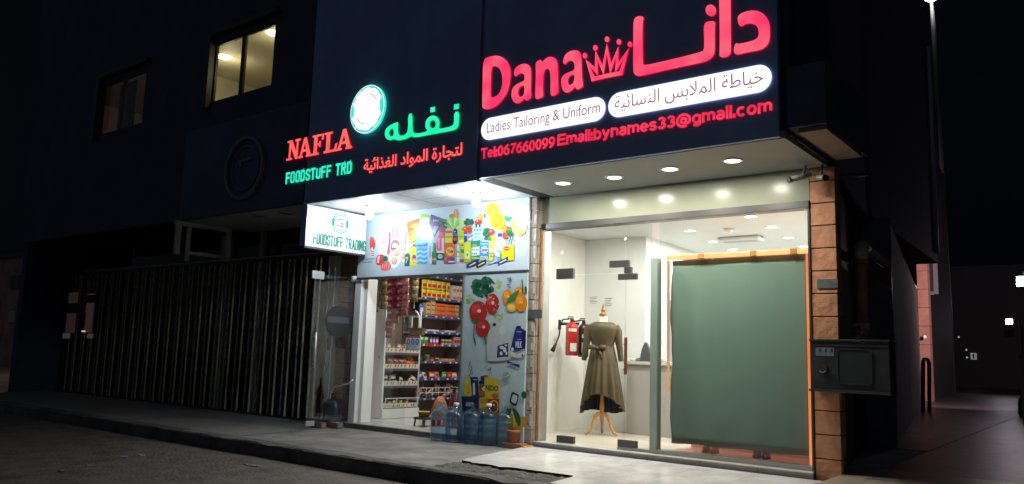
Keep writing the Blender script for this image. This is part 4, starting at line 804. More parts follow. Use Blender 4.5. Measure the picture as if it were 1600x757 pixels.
def patch(pts, name='patch_fitting'):
    mb = MB()
    for a in pts: mb.box(a[0], a[1], yd - .018, yd + .03, a[2], a[3], 0, .003)
    return mb.done(name, mat('bronze_patch', (.09, .085, .085), .3, .6), Q)
patch([(-5.62, -5.37, zd - .04, zd + .09)]); patch([(-4.86, -4.6, zd + .075, zd + .155), (-4.66, -4.57, zd - .0, zd + .074), (-4.74, -4.5, zd - .075, zd - .005)]); patch([(-5.56, -5.32, ZB + .004, ZB + .085)]); patch([(-4.72, -4.48, ZB + .031, ZB + .11)])
mb = MB(); mb.box(-4.306, -4.216, 8.16, 8.262, ZB, 2.42, 0, .004); mb.done('green_post', mat('green_paint', (.19, .25, .21), .4, noise=(2, .1)), Q)
# orange-lit display bay behind a green cloth blind
M_peach = mat('peach_board', (.75, .42, .27), .6, noise=(3, .1))
M_pinkfl = mat('pink_floor', (.62, .3, .26), .4, noise=(4, .15))
V = thing('display_bay', 'low window bay glowing orange round the green cloth blind', 'display bay', (-3.4, 8.5, .247))
mb = MB(); mb.box(-4.2, -2.53, 9.0, 9.05, .25, 2.44); mb.box(-2.53, -2.502, 8.3, 9.05, .25, 2.44); mb.done('back_board', M_peach, V)
mb = MB(); mb.box(-4.2, -2.53, 8.28, 8.999, .2475, .262); mb.done('bay_floor', M_pinkfl, V)
mb = MB(); mb.box(-4.21, -2.502, 8.385, 9.05, 2.462, 2.48, 0); mb.done('top_board', M_peach, V)
mb = MB(); mb.box(-4.2, -2.53, 8.33, 8.375, 2.412, 2.462, 0, .01); mb.done('light_strip', emit_mat('orange_tube', (1, .43, .15), (1, .5, .22), 1.6, 5), V)
mb = MB(); mb.box(-2.625, -2.585, 8.36, 8.40, .27, 2.41, 0, .006); mb.done('light_strip', emit_mat('red_orange_tube', (1, .2, .045), (1, .3, .09), 1.0, 1.5), V)
mb = MB(); mb.box(-4.2, -4.178, 8.36, 8.40, .9, 2.41, 0, .006); mb.done('light_strip', emit_mat('peach_tube', (.8, .42, .28), (1, .5, .25), .75, 1.5), V)
for px_, py_ in ((1096, 405), (1178, 402), (1241, 396)):
    u, v = front(8.35).px(px_, py_); mb = MB(); mb.box(u - .035, u + .035, 8.322, 8.378, 2.408, 2.466, 0, .004); mb.done('lamp_clip', mat('amber_clip', (.5, .22, .05), .5), V)
mb = MB()
def cx(i, n, a, b): return a + (b - a) * i / n
n, m = 60, 24; g = []
for i in range(n + 1):
    row = []
    for j in range(m + 1):
        u = cx(i, n, -4.165, -2.632); v = .355 + (2.405 - .355) * j / m
        y = 8.41 + .004 * math.sin(u * 7 + v) + .0015 * math.sin(u * 23 + v * 2) + (.008 * math.sin(u * 14) if j < 3 else 0)
        if i < 3: u += (.012 * math.sin(v * 6) + .006 * math.sin(v * 17)) * (3 - i) / 3
        if j == 0: v += .006 * math.sin(u * 11)
        row.append(mb.bm.verts.new((u, y, v)))
    g.append(row)
for i in range(n):
    for j in range(m): mb.bm.faces.new([g[i][j], g[i + 1][j], g[i + 1][j + 1], g[i][j + 1]])
l = bpy.data.lights.new('bay_tube', 'AREA'); l.shape = 'RECTANGLE'; l.size = 1.5; l.size_y = .08; l.energy = 7; l.color = (1, .4, .2)
o = bpy.data.objects.new('bay_tube', l); COL.objects.link(o); o.location = (-3.4, 8.6, 2.44)
M_blind = mat('green_cloth', (.17, .23, .195), .85, noise=(1.2, .1), bump=(160, .25))
bl = mb.done('cloth_blind', M_blind, None, (-3.36, 8.41, .355), smooth=True)
sm = bl.modifiers.new('thick', 'SOLIDIFY'); sm.thickness = .004
tag(bl, 'large plain green cloth blind hanging inside the right hand shop glass', 'blind')
# things standing on the bay floor under the blind
for k, px_ in enumerate((1110, 1190)):
    f = front(8.62); u, v = f.px(px_ , 703)
    mb = MB()
    for s_ in (-.05, .05):
        prof = [(.03, 0), (.042, .012), (.036, .04), (.03, .09)]
        mb.lathe((u + s_, 8.62, .262), prof, 12, 0, 1, 2.2)
    o = mb.done('shoe', mat('dark_red_leather' if k else 'tan_leather', (.12, .02, .015) if k else (.4, .18, .12), .4, noise=(20, .3)), None, (u, 8.62, .262)); tag(o, ('pair of dark red shoes on the pink floor under the blind' if k else 'pair of tan shoes on the pink floor under the blind, nearer the green post'), 'shoes', 'shoes under the blind')

# lamps set in the tailor's soffit and ceiling
E_lamp = emit_mat('lamp_disc', (1, .97, .9), es=7)
def downlight(x, y, z, r, watt, label, group, col=(1, .95, .86)):
    t = thing('downlight', label, 'ceiling light', (x, y, z), group)
    mb = MB(); mb.lathe((x, y, z - .012), [(r * .82, 0), (r * 1.08, .001), (r * 1.12, .012)], 28, cap=False); mb.done('rim', M_white, t)
    mb = MB(); mb.lathe((x, y, z - .011), [(0, 0), (r * .84, .001), (r * .84, .004)], 28, cap=False); mb.done('diffuser', E_lamp, t)
    l = bpy.data.lights.new('downlight_bulb', 'AREA'); l.shape = 'DISK'; l.size = r * 1.6; l.energy = watt; l.color = col
    o = bpy.data.objects.new('downlight_bulb', l); COL.objects.link(o); o.location = (x, y, z - .02)
for k, (px_, py_) in enumerate(((880, 287), (960, 278), (1047, 265), (1145, 252))):
    a = at(px_, py_, 'z', 3.25); downlight(a.x, a.y, 3.26, .095, 30, 'round soffit light over the glass shopfront, ' + ('nearest the grocery', 'second from the grocery', 'third from the grocery', 'nearest the orange pier')[k], 'soffit lights', (1, .95, .84))
LB = ('leftmost ceiling light in the tailor shop, nearest its white wall', 'small ceiling light behind the leftmost one', 'ceiling light at the rear between the vent and the wall', 'ceiling light half hidden behind the dark head bar', 'ceiling light just right of the square smoke detector', 'ceiling light second from the orange pier', 'ceiling light deepest on the right, touching the blind top')
for k, x in enumerate((-5.4, -4.1)): downlight(x, 8.85, ZC, .085, 26, ('ceiling light hidden behind the dark head bar over the dress', 'ceiling light hidden behind the dark head bar over the blind')[k], 'tailor shop ceiling lights', (1, .97, .92))
for k, (px_, py_) in enumerate(((1078, 361), (1114, 378), (1145, 391), (1173, 339), (1205, 356), (1232, 372), (1256, 386))):
    a = at(px_, py_, 'z', ZC - .01); downlight(a.x, a.y, ZC, .085 if k != 1 else .07, 26, LB[k], 'tailor shop ceiling lights', (.98, .97, .93))
a = at(1157, 371, 'z', ZC); t = thing('air_vent', 'long rounded vent on the tailor shop ceiling', 'vent', (a.x, a.y, ZC))
mb = MB(); mb.box(a.x - .3, a.x + .3, a.y - .12, a.y + .12, ZC - .06, ZC - .001, 0, .028); mb.done('housing', M_ceil, t)
mb = MB(); mb.box(a.x - .24, a.x + .24, a.y - .07, a.y + .07, ZC - .064, ZC - .0605); mb.done('grille', M_alu, t)
a = at(1139, 358, 'z', ZC); mb = MB(); mb.lathe((a.x, a.y, ZC - .055), [(.03, 0), (.05, .008), (.065, .03), (.07, .054)], 20); tag(mb.done('smoke_detector', M_white, None, (a.x, a.y, ZC)), 'small white smoke detector on the ceiling beside the vent', 'smoke detector')
a = at(1245, 385, 'z', ZC - .03)
mb = MB(); mb.tube([(at(x, y, 'z', ZC - .02)) for x, y in ((1222, 394), (1236, 392), (1247, 391), (1258, 390), (1268, 389))], .008, 6); tag(mb.done('cable', M_black, None, tuple(a)), 'thin black cable along the ceiling above the orange strip', 'cable')

# counter, panel, iron at the back of the tailor's
K = thing('counter', 'pale work counter at the back of the tailor shop with a grey front', 'counter', (-4.6, 10.2, .24))
mb = MB(); mb.box(-5.62, -3.2, 9.98, 10.085, .242, 1.19); mb.done('front_panel', mat('mauve_grey', (.4, .37, .36), .5, noise=(2, .08)), K)
mb = MB(); mb.box(-5.66, -3.18, 9.93, 10.095, 1.19, 1.232, 0, .005); mb.box(-5.39, -3.2, 10.0951, 10.6, 1.19, 1.23, 0); mb.done('counter_top', mat('marble_top', (.55, .53, .48), .25, noise=(8, .2)), K)
mb = MB(); fz = front(10.66); mb.box(-5.38, -4.3, 10.62, 10.66, 1.236, 2.17, 0); mb.box(-5.39, -5.3, 10.6, 10.619, 1.236, 2.2, 1); mb.box(-5.299, -4.3, 10.6, 10.619, 2.12, 2.2, 1)
t = mb.done('wall_mirror', [mat('grey_mirror', (.36, .38, .42), .3, noise=(1, .08)), M_white], None, (-4.8, 10.64, 1.236)); tag(t, 'grey framed panel standing at the back of the counter', 'panel')
ix, iy = -5.33, 10.02
I = thing('iron', 'grey pointed clothes iron standing on its heel on the counter', 'iron', (ix, iy, 1.233))
mb = MB(); mb.slab(Frame((ix, iy, 1.233), (1, 0, 0), (0, 0, 1), (0, -1, 0)), [(-.075, 0), (.075, 0), (.08, .06), (.06, .16), (.02, .25), (0, .27), (-.02, .25), (-.06, .16), (-.08, .06)], -.0, .05); mb.done('body', mat('iron_grey', (.12, .13, .14), .3, .3), I)
mb = MB(); mb.tube([(ix - .06, iy + .03, 1.40), (ix + .02, iy + .07, 1.405), (ix + .13, iy + .03, 1.4)], .014, 8); mb.done('handle', M_white, I)
cc = [mat('cloth_%d' % i, c, .9, noise=(9, .2)) for i, c in enumerate(((.45, .42, .38), (.12, .13, .16), (.5, .5, .52)))]
for k, (dx, c) in enumerate(((-.2, 0), (-.12, 1), (.14, 2), (.25, 0))):
    mb = MB(); mb.lathe((ix + dx, iy - .01, 1.2325), [(.055, 0), (.06, .012), (.05, .03 + .008 * k), (.02, .04 + .008 * k)], 12, 0, 1.0, .7)
    tag(mb.done('folded_cloth', cc[c], None, (ix + dx, iy, 1.233)), ('beige cloth scrap at the left end of the counter', 'dark cloth scrap beside the iron', 'pale cloth scrap right of the iron', 'beige cloth scrap right of the iron by the green post')[k], 'cloth', 'cloth scraps on the counter')
f = front(YB - .002)
for k, (x0, y0, x1, y1) in enumerate(((921, 463, 935, 478), (944, 465, 958, 483))):
    (a, b), (c_, d) = f.px(x0, y1), f.px(x1, y0); mb = MB(); mb.slab(f, rectp(a, b, c_, d), .0, .002)
    for j in range(5): mb.slab(f, rectp(a + .012, d - (j + .7) * (d - b) / 6.2, c_ - .012 - .02 * (j % 3), d - (j + .4) * (d - b) / 6.2), .002, .0026, 1)
    tag(mb.done('paper_notice', [M_white, mat('ink_%d' % k, (.03, .04, .09) if k else (.15, .15, .18), .8)], None, ((a + c_) / 2, f.O.y, b)), ('paper notice with dark lines above the dress, on the right' if k else 'fainter paper notice above the dress, on the left'), 'notice', 'paper notices on the white wall')
u, v = front(10.4).px(1028, 396)
mb = MB(); y = 11.0; a = at(1018, 388, 'y', y); b = at(1042, 399, 'y', y)
mb.tube([a, b], .012, 6); mb.box(a.x - .02, a.x + .02, y, y + .02, a.z - .06, a.z + .05)
for k in range(4):
    q = a.lerp(b, .2 + k * .22); mb.tube([q, q + Vector((.0, -.05, -.01)), q + Vector((0, -.07, .04))], .008, 6)
tag(mb.done('coat_hook_rail', M_black, None, tuple(a)), 'small black hook rail high on the tailor shop wall', 'hook rail')

# dress form and dress
mx, my, mz = -5.70, 9.45, .241
DF = thing('dress_form', 'cream dress form on a carved wooden tripod wearing the dress', 'mannequin', (mx, my, mz))
mb = MB(); mb.lathe((mx, my, mz), [(.02, .22), (.03, .25), (.026, .3), (.035, .36), (.03, .42), (.024, .5), (.02, .7), (.02, .95)], 16); mb.done('pole', M_wood, DF)
mb = MB(); mb.lathe((mx, my, mz), [(.0, 1.6), (.055, 1.602), (.058, 1.615), (.03, 1.635), (.022, 1.65), (.034, 1.665), (.03, 1.685), (.014, 1.7), (.02, 1.715), (.012, 1.74), (.004, 1.765)], 18); mb.done('finial', mat('dark_wood', (.3, .11, .03), .35, noise=(16, .3)), DF)
mb = MB(); mb.lathe((mx, my, mz), [(.10, .92), (.15, 1.0), (.13, 1.12), (.125, 1.2), (.15, 1.3), (.165, 1.38), (.17, 1.42), (.15, 1.47), (.1, 1.495), (.062, 1.51), (.055, 1.54), (.053, 1.6)], 28, 0, 1.08, .72); mb.done('torso', mat('cream_jersey', (.66, .58, .42), .8, noise=(30, .06)), DF)
for a in (205, 335, 90):
    ca, sa = math.cos(R(a)), math.sin(R(a))
    pts = [(mx + ca * d, my + sa * d, mz + h) for d, h in ((.012, .27), (.05, .285), (.09, .25), (.12, .18), (.145, .1), (.18, .045), (.23, .016))]
    mb = MB(); mb.tube(pts, [.026, .028, .026, .021, .018, .017, .013], 10); mb.done('leg', M_wood, DF)
M_dress = mat('sequin_fabric', (.075, .051, .016), .45, noise=(60, .4), spec=.6, sheen=.1)
t = M_dress.node_tree; b_ = t.nodes['Principled BSDF']       # sequins: fine faceted cells that catch the light
tc = t.nodes.new('ShaderNodeTexCoord'); vo = t.nodes.new('ShaderNodeTexVoronoi'); vo.inputs['Scale'].default_value = 260
t.links.new(tc.outputs['Object'], vo.inputs['Vector'])
bp = t.nodes.new('ShaderNodeBump'); bp.inputs['Strength'].default_value = .6; bp.inputs['Distance'].default_value = .003
t.links.new(vo.outputs['Color'], bp.inputs['Height']); t.links.new(bp.outputs[0], b_.inputs['Normal']); b_.inputs['Metallic'].default_value = .35
M_lin = mat('navy_lining', (.008, .011, .022), .7)
DZ = thing('dress', 'olive gold sequinned dress with a waist bow and a high low hem', 'dress', (mx, my, .55))
mb = MB(); mb.lathe((mx, my, mz), [(.138, 1.14), (.137, 1.2), (.158, 1.29), (.183, 1.36), (.188, 1.41), (.185, 1.445), (.168, 1.475), (.128, 1.502), (.088, 1.512)], 36, 0, 1.1, .76, cap=False); mb.done('bodice', M_dress, DZ, fix=True)
seg, rings = 120, 22; rows = []
for j in range(rings + 1):
    q = j / rings; row = []
    for i in range(seg):
        a = 2 * math.pi * i / seg; fr_ = max(0, -math.sin(a))            # 1 at the front
        hem = .30 + .245 * fr_ ** 1.3 + .02 * math.cos(3 * a)
        z = 1.15 + (hem - 1.15) * q
        r = .14 + .115 * q ** .75 + (.004 + .02 * q ** 1.3) * math.sin(a * 17 + 1.5 * math.sin(a * 3)) + .01 * q * math.sin(a * 7 + 1)
        row.append(mb and Vector((mx + r * 1.1 * math.cos(a), my + r * .9 * math.sin(a), mz + z)))
    rows.append(row)
for nm, off, mt in (('skirt', 0, M_dress), ('lining', -.006, M_lin)):
    mb = MB(); vs = [[mb.bm.verts.new((p.x - (p.x - mx) * (-off * 4), p.y - (p.y - my) * (-off * 4), p.z + (.002 if off else 0))) for p in row] for row in rows]
    for a_, b2 in zip(vs, vs[1:]):
        for i in range(seg): mb.bm.faces.new([a_[i], a_[(i + 1) % seg], b2[(i + 1) % seg], b2[i]])
    mb.done(nm, mt, DZ, smooth=True)
for s_ in (-1, 1):
    mb = MB(); mb.tube([(mx + s_ * .165, my, mz + 1.455), (mx + s_ * .2, my, mz + 1.39), (mx + s_ * .215, my - .01, mz + 1.25), (mx + s_ * .235, my - .015, mz + 1.12), (mx + s_ * .25, my - .02, mz + .985)], [.058, .062, .05, .042, .036], 14, 0, cap=False); mb.done('sleeve', M_dress, DZ)
mb = MB(); mb.lathe((mx, my, mz), [(.142, 1.115), (.147, 1.135), (.147, 1.165), (.141, 1.185)], 32, 0, 1.1, .8, cap=False); mb.done('waistband', M_dress, DZ)
bx_, by_, bz_ = mx - .07, my - .135, mz + 1.15
mb = MB()
for s_ in (-1, 1):
    mb.tube([(bx_, by_, bz_), (bx_ + s_ * .05, by_ - .03, bz_ + .02), (bx_ + s_ * .1, by_ - .015, bz_ + .015), (bx_ + s_ * .12, by_ + .01, bz_)], [.012, .03, .034, .012], 10)
    mb.tube([(bx_, by_, bz_), (bx_ + s_ * .04 , by_ - .02, bz_ - .06), (bx_ + s_ * .055 + .01, by_ - .02, bz_ - .14)], [.012, .02, .024], 8)
mb.tube([(bx_, by_ - .02, bz_ + .02), (bx_, by_ - .025, bz_ - .02)], .022, 10); mb.done('bow', M_dress, DZ)

for q in (DF, DZ): q.rotation_euler = (0, 0, R(29))
# extinguishers hung on the left wall of the tailor's
def ext(x, y, z, r, h, m, label, lab, horn):
    t = thing('fire_extinguisher', label, 'extinguisher', (x, y, z))
    mb = MB(); mb.lathe((x, y, z), [(r * .9, 0), (r, .012), (r, h * .78), (r * .9, h * .84), (r * .5, h * .91), (r * .32, h * .94)], 24); mb.done('cylinder', m, t)
    mb = MB(); mb.lathe((x, y, z), [(r * .34, h * .94), (r * .3, h * 1.0), (r * .2, h * 1.02)], 12); mb.box(x - .012, x + .012, y - .1, y + .02, z + h * 1.0, z + h * 1.03); mb.box(x - .01, x + .01, y - .09, y + .02, z + h * 1.05, z + h * 1.075); mb.done('valve', M_black, t)
    mb = MB()
    for z0, z1, a0, a1, k in lab:
        n = 8
        for i in range(n):
            b0, b1 = R(a0 + (a1 - a0) * i / n), R(a0 + (a1 - a0) * (i + 1) / n); q = r + .0015
            mb.face([(x + q * math.cos(b0), y + q * math.sin(b0), z + z0 * h), (x + q * math.cos(b1), y + q * math.sin(b1), z + z0 * h), (x + q * math.cos(b1), y + q * math.sin(b1), z + z1 * h), (x + q * math.cos(b0), y + q * math.sin(b0), z + z1 * h)], k)
    mb.done('label', [mat('label_white', (.6, .58, .54), .5), mat('label_red', (.3, .02, .02), .5)], t)
    mb = MB(); mb.tube([(x, y - .08, z + h * 1.0), (x - .09, y - .1, z + h * .98), (x - .12, y - .11, z + h * .8), (x - .13, y - .12, z + h * .55), (x - .17, y - .14, z + h * .3)], .011, 8); mb.done('hose', M_black, t)
    if horn: mb = MB(); mb.tube([(x - .165, y - .138, z + h * .33), (x - .215, y - .16, z + h * .1)], [.016, .034], 12); mb.done('horn', M_black, t)
    return t
M_exr = mat('extinguisher_red', (.42, .015, .012), .25, coat=.4); M_exb = mat('extinguisher_dark', (.03, .012, .012), .3)
e0 = at(893, 556, 'y', 9.35); e1 = at(906, 558, 'y', 9.5)
ext(e0.x, 9.35, e0.z, .088, .5, M_exr, 'red fire extinguisher with a white label on the tailor shop wall', [(.12, .34, 290, 350, 0), (.66, .74, 270, 350, 0), (.52, .56, 280, 320, 1)], True)
ext(e1.x + .04, 9.52, e1.z, .075, .5, M_exb, 'dark fire extinguisher half hidden behind the red one', [(.12, .4, 285, 345, 0), (.52, .62, 285, 345, 0)], False)
mb = MB(); mb.box(XL + .001, e0.x + .05, 9.44, 9.455, e0.z + .42, e0.z + .46); mb.box(XL + .001, XL + .012, 9.42, 9.48, e0.z + .36, e0.z + .5); tag(mb.done('wall_bracket', M_black, None, (XL, 9.45, e0.z + .4)), 'black wall bracket behind the fire extinguishers', 'bracket')

# ------------------------------------------------------------------ bulbs of the grocery
for k, (px_, py_) in enumerate(((578, 323), (745, 302))):
    a = at(px_, py_, 'z', 3.25)
    t = thing('light_bulb', ('bare bright bulb under the grocery soffit beside the white end sign', 'bare bright bulb under the grocery soffit nearest the grey pier')[k], 'bulb', (a.x, a.y, 3.26), 'bare bulbs under the soffit')
    mb = MB(); mb.lathe((a.x, a.y, 3.2), [(.02, 0), (.022, .03), (.05, .045), (.07, .058), (.07, .0605)], 20); mb.done('lamp_holder', M_alu, t)
    mb = MB(); mb.lathe((a.x, a.y, 3.07), [(.004, 0), (.03, .006), (.048, .03), (.052, .055), (.045, .085), (.028, .11), (.02, .129)], 20); mb.done('glass_bulb', emit_mat('bulb_glow', (.93, .97, 1), es=60), t)
    l = bpy.data.lights.new('bulb_light', 'POINT'); l.energy = 34; l.color = (.78, .91, 1); l.shadow_soft_size = .05
    o = bpy.data.objects.new('bulb_light', l); COL.objects.link(o); o.location = (a.x, a.y, 3.03)
# strip lamp inside the grocery
t = thing('tube_light', 'white tube light on the grocery ceiling', 'tube light', (-8.0, 9.15, 2.94))
mb = MB(); mb.box(-8.05, -7.95, 8.45, 9.85, 2.91, 2.949, 0, .004); mb.done('housing', M_white, t)
mb = MB(); mb.tube([(-8.0, 8.48, 2.885), (-8.0, 9.82, 2.885)], .018, 12); mb.done('tube', emit_mat('tube_glow', (1, .96, .9), es=8), t)
l = bpy.data.lights.new('tube_lamp', 'AREA'); l.shape = 'RECTANGLE'; l.size = .12; l.size_y = 1.35; l.energy = 42; l.color = (1, .95, .88)
o = bpy.data.objects.new('tube_lamp', l); COL.objects.link(o); o.location = (-8.0, 9.15, 2.86)

# ------------------------------------------------------------------ shelving and goods of the grocery
XF = -9.273
M_shelf = mat('shelf_enamel', (.62, .6, .56), .4, noise=(4, .06)); M_board = mat('shelf_back', (.2, .15, .12), .7, noise=(3, .2))
M_blue = mat('blue_rail', (.04, .07, .26), .35); M_redr = mat('red_rail', (.5, .03, .03), .35); M_wrail = mat('white_rail', (.66, .62, .54), .4)
M_tags = mat('price_tags', (.72, .72, .68), .5)
SHZ = [2.53, 2.16, 1.86, 1.59, 1.385, 1.10, .82, .50]
R2 = thing('shelf_unit', 'wall shelf with blue price rails full of groceries behind the open doorway', 'shelf', (-9.5, 10.2, .222))
mb = MB(); mb.box(-9.745, -9.71, 9.62, 10.72, .224, 2.93); mb.box(-9.709, -9.3, 10.7, 10.74, .224, 2.93); mb.done('back_panel', M_board, R2)
for k, z in enumerate(SHZ):
    mb = MB(); mb.box(-9.708, XF - .012, 9.61, 10.69, z - .02, z, 0); s_ = mb.done('shelf', M_shelf, R2)
    mb = MB(); mb.box(XF - .011, XF, 9.61, 10.69 if k != 4 else 10.69, z - .022, z + .014, 0)
    if k == 4: mb.box(XF + .0005, XF + .004, 9.615, 10.15, z - .024, z + .016, 1)
    for j in range(5): y = 9.7 + j * .2 + rnd.uniform(-.05, .05); mb.box(XF + (.0045 if k == 4 else .0005), XF + .006, y, y + .04, z - .014, z + .01, 2)
    mb.done('price_rail', [M_blue, M_redr, M_tags], s_)
mb = MB()
for z in (.6, .68):
    mb.tube([(XF + .02, 9.62, z), (XF + .02, 10.68, z)], .006, 6)
for y in [9.62 + i * .152 for i in range(8)]: mb.tube([(XF + .02, y, .5), (XF + .02, y, .68)], .004, 6)
mb.done('wire_front', M_white, R2)
R1 = thing('shelf_unit', 'white end shelf unit with a plain tall side panel beside the hanging snack strips', 'shelf', (-9.5, 9.2, .222))
mb = MB(); mb.box(-9.745, XF + .0, 8.80, 8.832, .37, 1.95, 0, .003); mb.done('side_panel', M_white, R1)
mb = MB(); mb.box(-9.74, -9.71, 8.833, 9.598, .37, 2.0); mb.done('back_panel', M_board, R1)
mb = MB(); mb.box(-9.745, XF + .04, 8.79, 9.60, .224, .368, 0, .004); mb.done('plinth', M_white, R1)
GZ = [1.265, 1.015, .745, .40]
for k, z in enumerate(GZ):
    mb = MB(); mb.box(-9.708, XF - .012, 8.834, 9.597, z - .02, z, 0); s_ = mb.done('shelf', M_shelf, R1)
    mb = MB(); mb.box(XF - .011, XF, 8.834, 9.597, z - .02, z + .05, 0); mb.box(XF - .012, XF - .001, 8.834, 9.597, z - .06, z - .0205, 1)
    for j in range(9): y = 8.87 + j * .08 + rnd.uniform(-.02, .02); mb.slab(sideR(XF), [(y, z), (y + .02, z - .005), (y + .035, z + .04), (y + .015, z + .045)], .0005, .0015, 2 + j % 2)
    mb.done('price_rail', [M_wrail, mat('grey_rail', (.1, .1, .13), .4), mat('brown_tag', (.2, .06, .03), .5), mat('red_tag', (.5, .08, .04), .5)], s_)
mb = MB(); mb.tube([(XF, 9.59, .37), (XF, 9.59, 1.95)], .012, 8); mb.tube([(XF + .03, 8.85, .53), (XF + .03, 9.59, .53)], .006, 6); mb.tube([(XF + .03, 8.85, .44), (XF + .03, 9.59, .44)], .006, 6)
for y in (8.86, 9.1, 9.34, 9.58): mb.tube([(XF + .03, y, .41), (XF + .03, y, .53)], .005, 6)
mb.done('wire_front', M_white, R1)

# goods: one mesh of each kind, copied
def pouch_mesh(name, wid, hei, dep, mats, band=(.35, .7)):
    bm = bmesh.new(); n, m = 8, 9; G_ = {}
    for s_ in (0, 1):
        for i in range(n + 1):
            for j in range(m + 1):
                a, b = i / n, j / m; puff = (math.sin(math.pi * a) * math.sin(math.pi * b)) ** .5 * dep / 2
                puff *= 1 + .12 * math.sin(13 * a + 7 * b)
                G_[s_, i, j] = bm.verts.new(((-1 if s_ else 1) * puff, (a - .5) * wid * (1 - .06 * math.sin(math.pi * b)), b * hei))
    for s_ in (0, 1):
        for i in range(n):
            for j in range(m):
                f = bm.faces.new([G_[s_, i, j], G_[s_, i + 1, j], G_[s_, i + 1, j + 1], G_[s_, i, j + 1]]); f.smooth = True
                f.material_index = 1 if (band[0] < (j + .5) / m < band[1] and 1 <= i < n - 1) else 0
    bmesh.ops.remove_doubles(bm, verts=bm.verts, dist=.0004); bmesh.ops.recalc_face_normals(bm, faces=bm.faces)
    me = bpy.data.meshes.new(name); bm.to_mesh(me); bm.free()
    for q in mats: me.materials.append(q)
    return me
def carton_mesh(name, d, wy, h, mats, band=(.3, .65)):
    mb = MB(); mb.box(-d / 2, d / 2, -wy / 2, wy / 2, 0, h, 0, .002); mb.box(d / 2 + .0004, d / 2 + .001, -wy * .42, wy * .42, h * band[0], h * band[1], 1)
    me = bpy.data.meshes.new(name); mb.bm.to_mesh(me); mb.bm.free()
    for q in mats: me.materials.append(q)
    return me
def tin_mesh(name, r, h, mats):
    mb = MB(); mb.lathe((0, 0, 0), [(r, 0), (r, h * .25)], 16, 0, cap=False); mb.lathe((0, 0, 0), [(r, h * .25), (r, h * .75)], 16, 1, cap=False); mb.lathe((0, 0, 0), [(r, h * .75), (r, h * .96), (r * .9, h)], 16, 0)
    me = bpy.data.meshes.new(name); mb.bm.to_mesh(me); mb.bm.free()
    for q in mats: me.materials.append(q)
    return me
def gm(n, c, r=.3): return mat('pack_' + n, c, r, noise=(25, .2), coat=.3)
c_yel, c_red, c_org, c_wht, c_tan, c_grn, c_brn, c_pnk, c_blu, c_blk, c_pur = gm('yellow', (.8, .58, .05)), gm('red', (.5, .03, .04)), gm('orange', (.72, .2, .03)), gm('white', (.7, .68, .64)), gm('tan', (.6, .42, .2)), gm('green', (.05, .35, .06)), gm('brown', (.2, .08, .04)), gm('pink', (.6, .25, .25)), gm('blue', (.06, .2, .5)), gm('black', (.03, .025, .03)), gm('purple', (.25, .1, .3))
def put(me, name, x, y, z, label, cat, group, rx=0, rz=0, ry=0, s=1):
    o = bpy.data.objects.new(name, me); COL.objects.link(o); o.location = (x, y, z); o.rotation_euler = (rx, ry, rz); o.scale = (s, s, s); BASE[o.name] = Vector((x, y, z))
    return tag(o, label, cat, group)
xs = XF - .07
# top rows: instant noodle packets in two tiers, snack cartons beside them
noodle = pouch_mesh('noodle_packet', .135, .155, .05, [c_yel, c_red], (.25, .6)); snackbox = carton_mesh('snack_box', .09, .082, .13, [c_wht, c_org], (.2, .55))
for tier in range(2):
    for k in range(6): put(noodle, 'noodle_packet', xs, 9.70 + k * .12, SHZ[1] + .003 + tier * .155, 'yellow noodle packet with a red patch, %s row of the highest full shelf' % ('lower', 'upper')[tier], 'packet', 'yellow noodle packets', 0, rnd.uniform(-.2, .2), 0)
    for k in range(3): put(snackbox, 'snack_box', xs, 10.42 + k * .088, SHZ[1] + .002 + tier * .134, 'white and orange snack box, %s tier beside the yellow noodle packets' % ('lower', 'upper')[tier], 'box', 'white and orange snack boxes', 0, rnd.uniform(-.05, .05))
ob_ = carton_mesh('biscuit_box', .1, .26, .072, [c_org, c_red], (.25, .6)); tb = carton_mesh('tan_box', .1, .1, .072, [c_tan, c_brn], (.3, .6))
for tier in range(3):
    for k in range(2): put(ob_, 'biscuit_box', xs, 10.09 + k * .265, SHZ[2] + .002 + tier * .075, 'flat orange biscuit box, %s of the stack %s' % (('lowest', 'middle', 'topmost')[tier], ('nearer the tan boxes', 'further from the door')[k]), 'box', 'stacked orange biscuit boxes', 0, rnd.uniform(-.03, .03))
    put(tb, 'wafer_box', xs, 10.5, SHZ[2] + .002 + tier * .075, 'small tan box at the far end of the orange boxes, %s in its stack' % ('lowest', 'middle', 'topmost')[tier], 'box', 'small tan boxes', 0, rnd.uniform(-.05, .05))
    for k in range(2): put(tb, 'wafer_box', xs, 9.78 + k * .115, SHZ[2] + .002 + tier * .075, 'small tan box before the orange boxes, %s of the %s stack' % (('lowest', 'middle', 'topmost')[tier], ('nearer', 'farther')[k]), 'box', 'small tan boxes', 0, rnd.uniform(-.05, .05))
put(tb, 'wafer_box', xs, 9.895, SHZ[2] + .227, 'single tan box crowning the tallest tan stack before the orange boxes', 'box', 'small tan boxes')
blp = pouch_mesh('blue_packet', .1, .2, .05, [c_blu, c_wht]); put(blp, 'snack_packet', xs, 9.66, SHZ[2] + .002, 'blue packet at the near end of the orange biscuit shelf', 'packet', None)
bar = carton_mesh('chocolate_bar_box', .1, .14, .05, [c_wht, c_pur], (.2, .5)); barb = carton_mesh('chocolate_bar_box', .1, .12, .045, [c_pur, c_wht], (.2, .5))
for k in range(7): put(bar if k % 3 else barb, 'sweet_box', xs, 9.70 + k * .145, SHZ[3] + .002, ('low white sweet box with a purple patch on the third full shelf' if k % 3 else 'low purple sweet box on the third full shelf'), 'box', 'low sweet boxes, ' + ('white' if k % 3 else 'purple'), 0, rnd.uniform(-.1, .1))
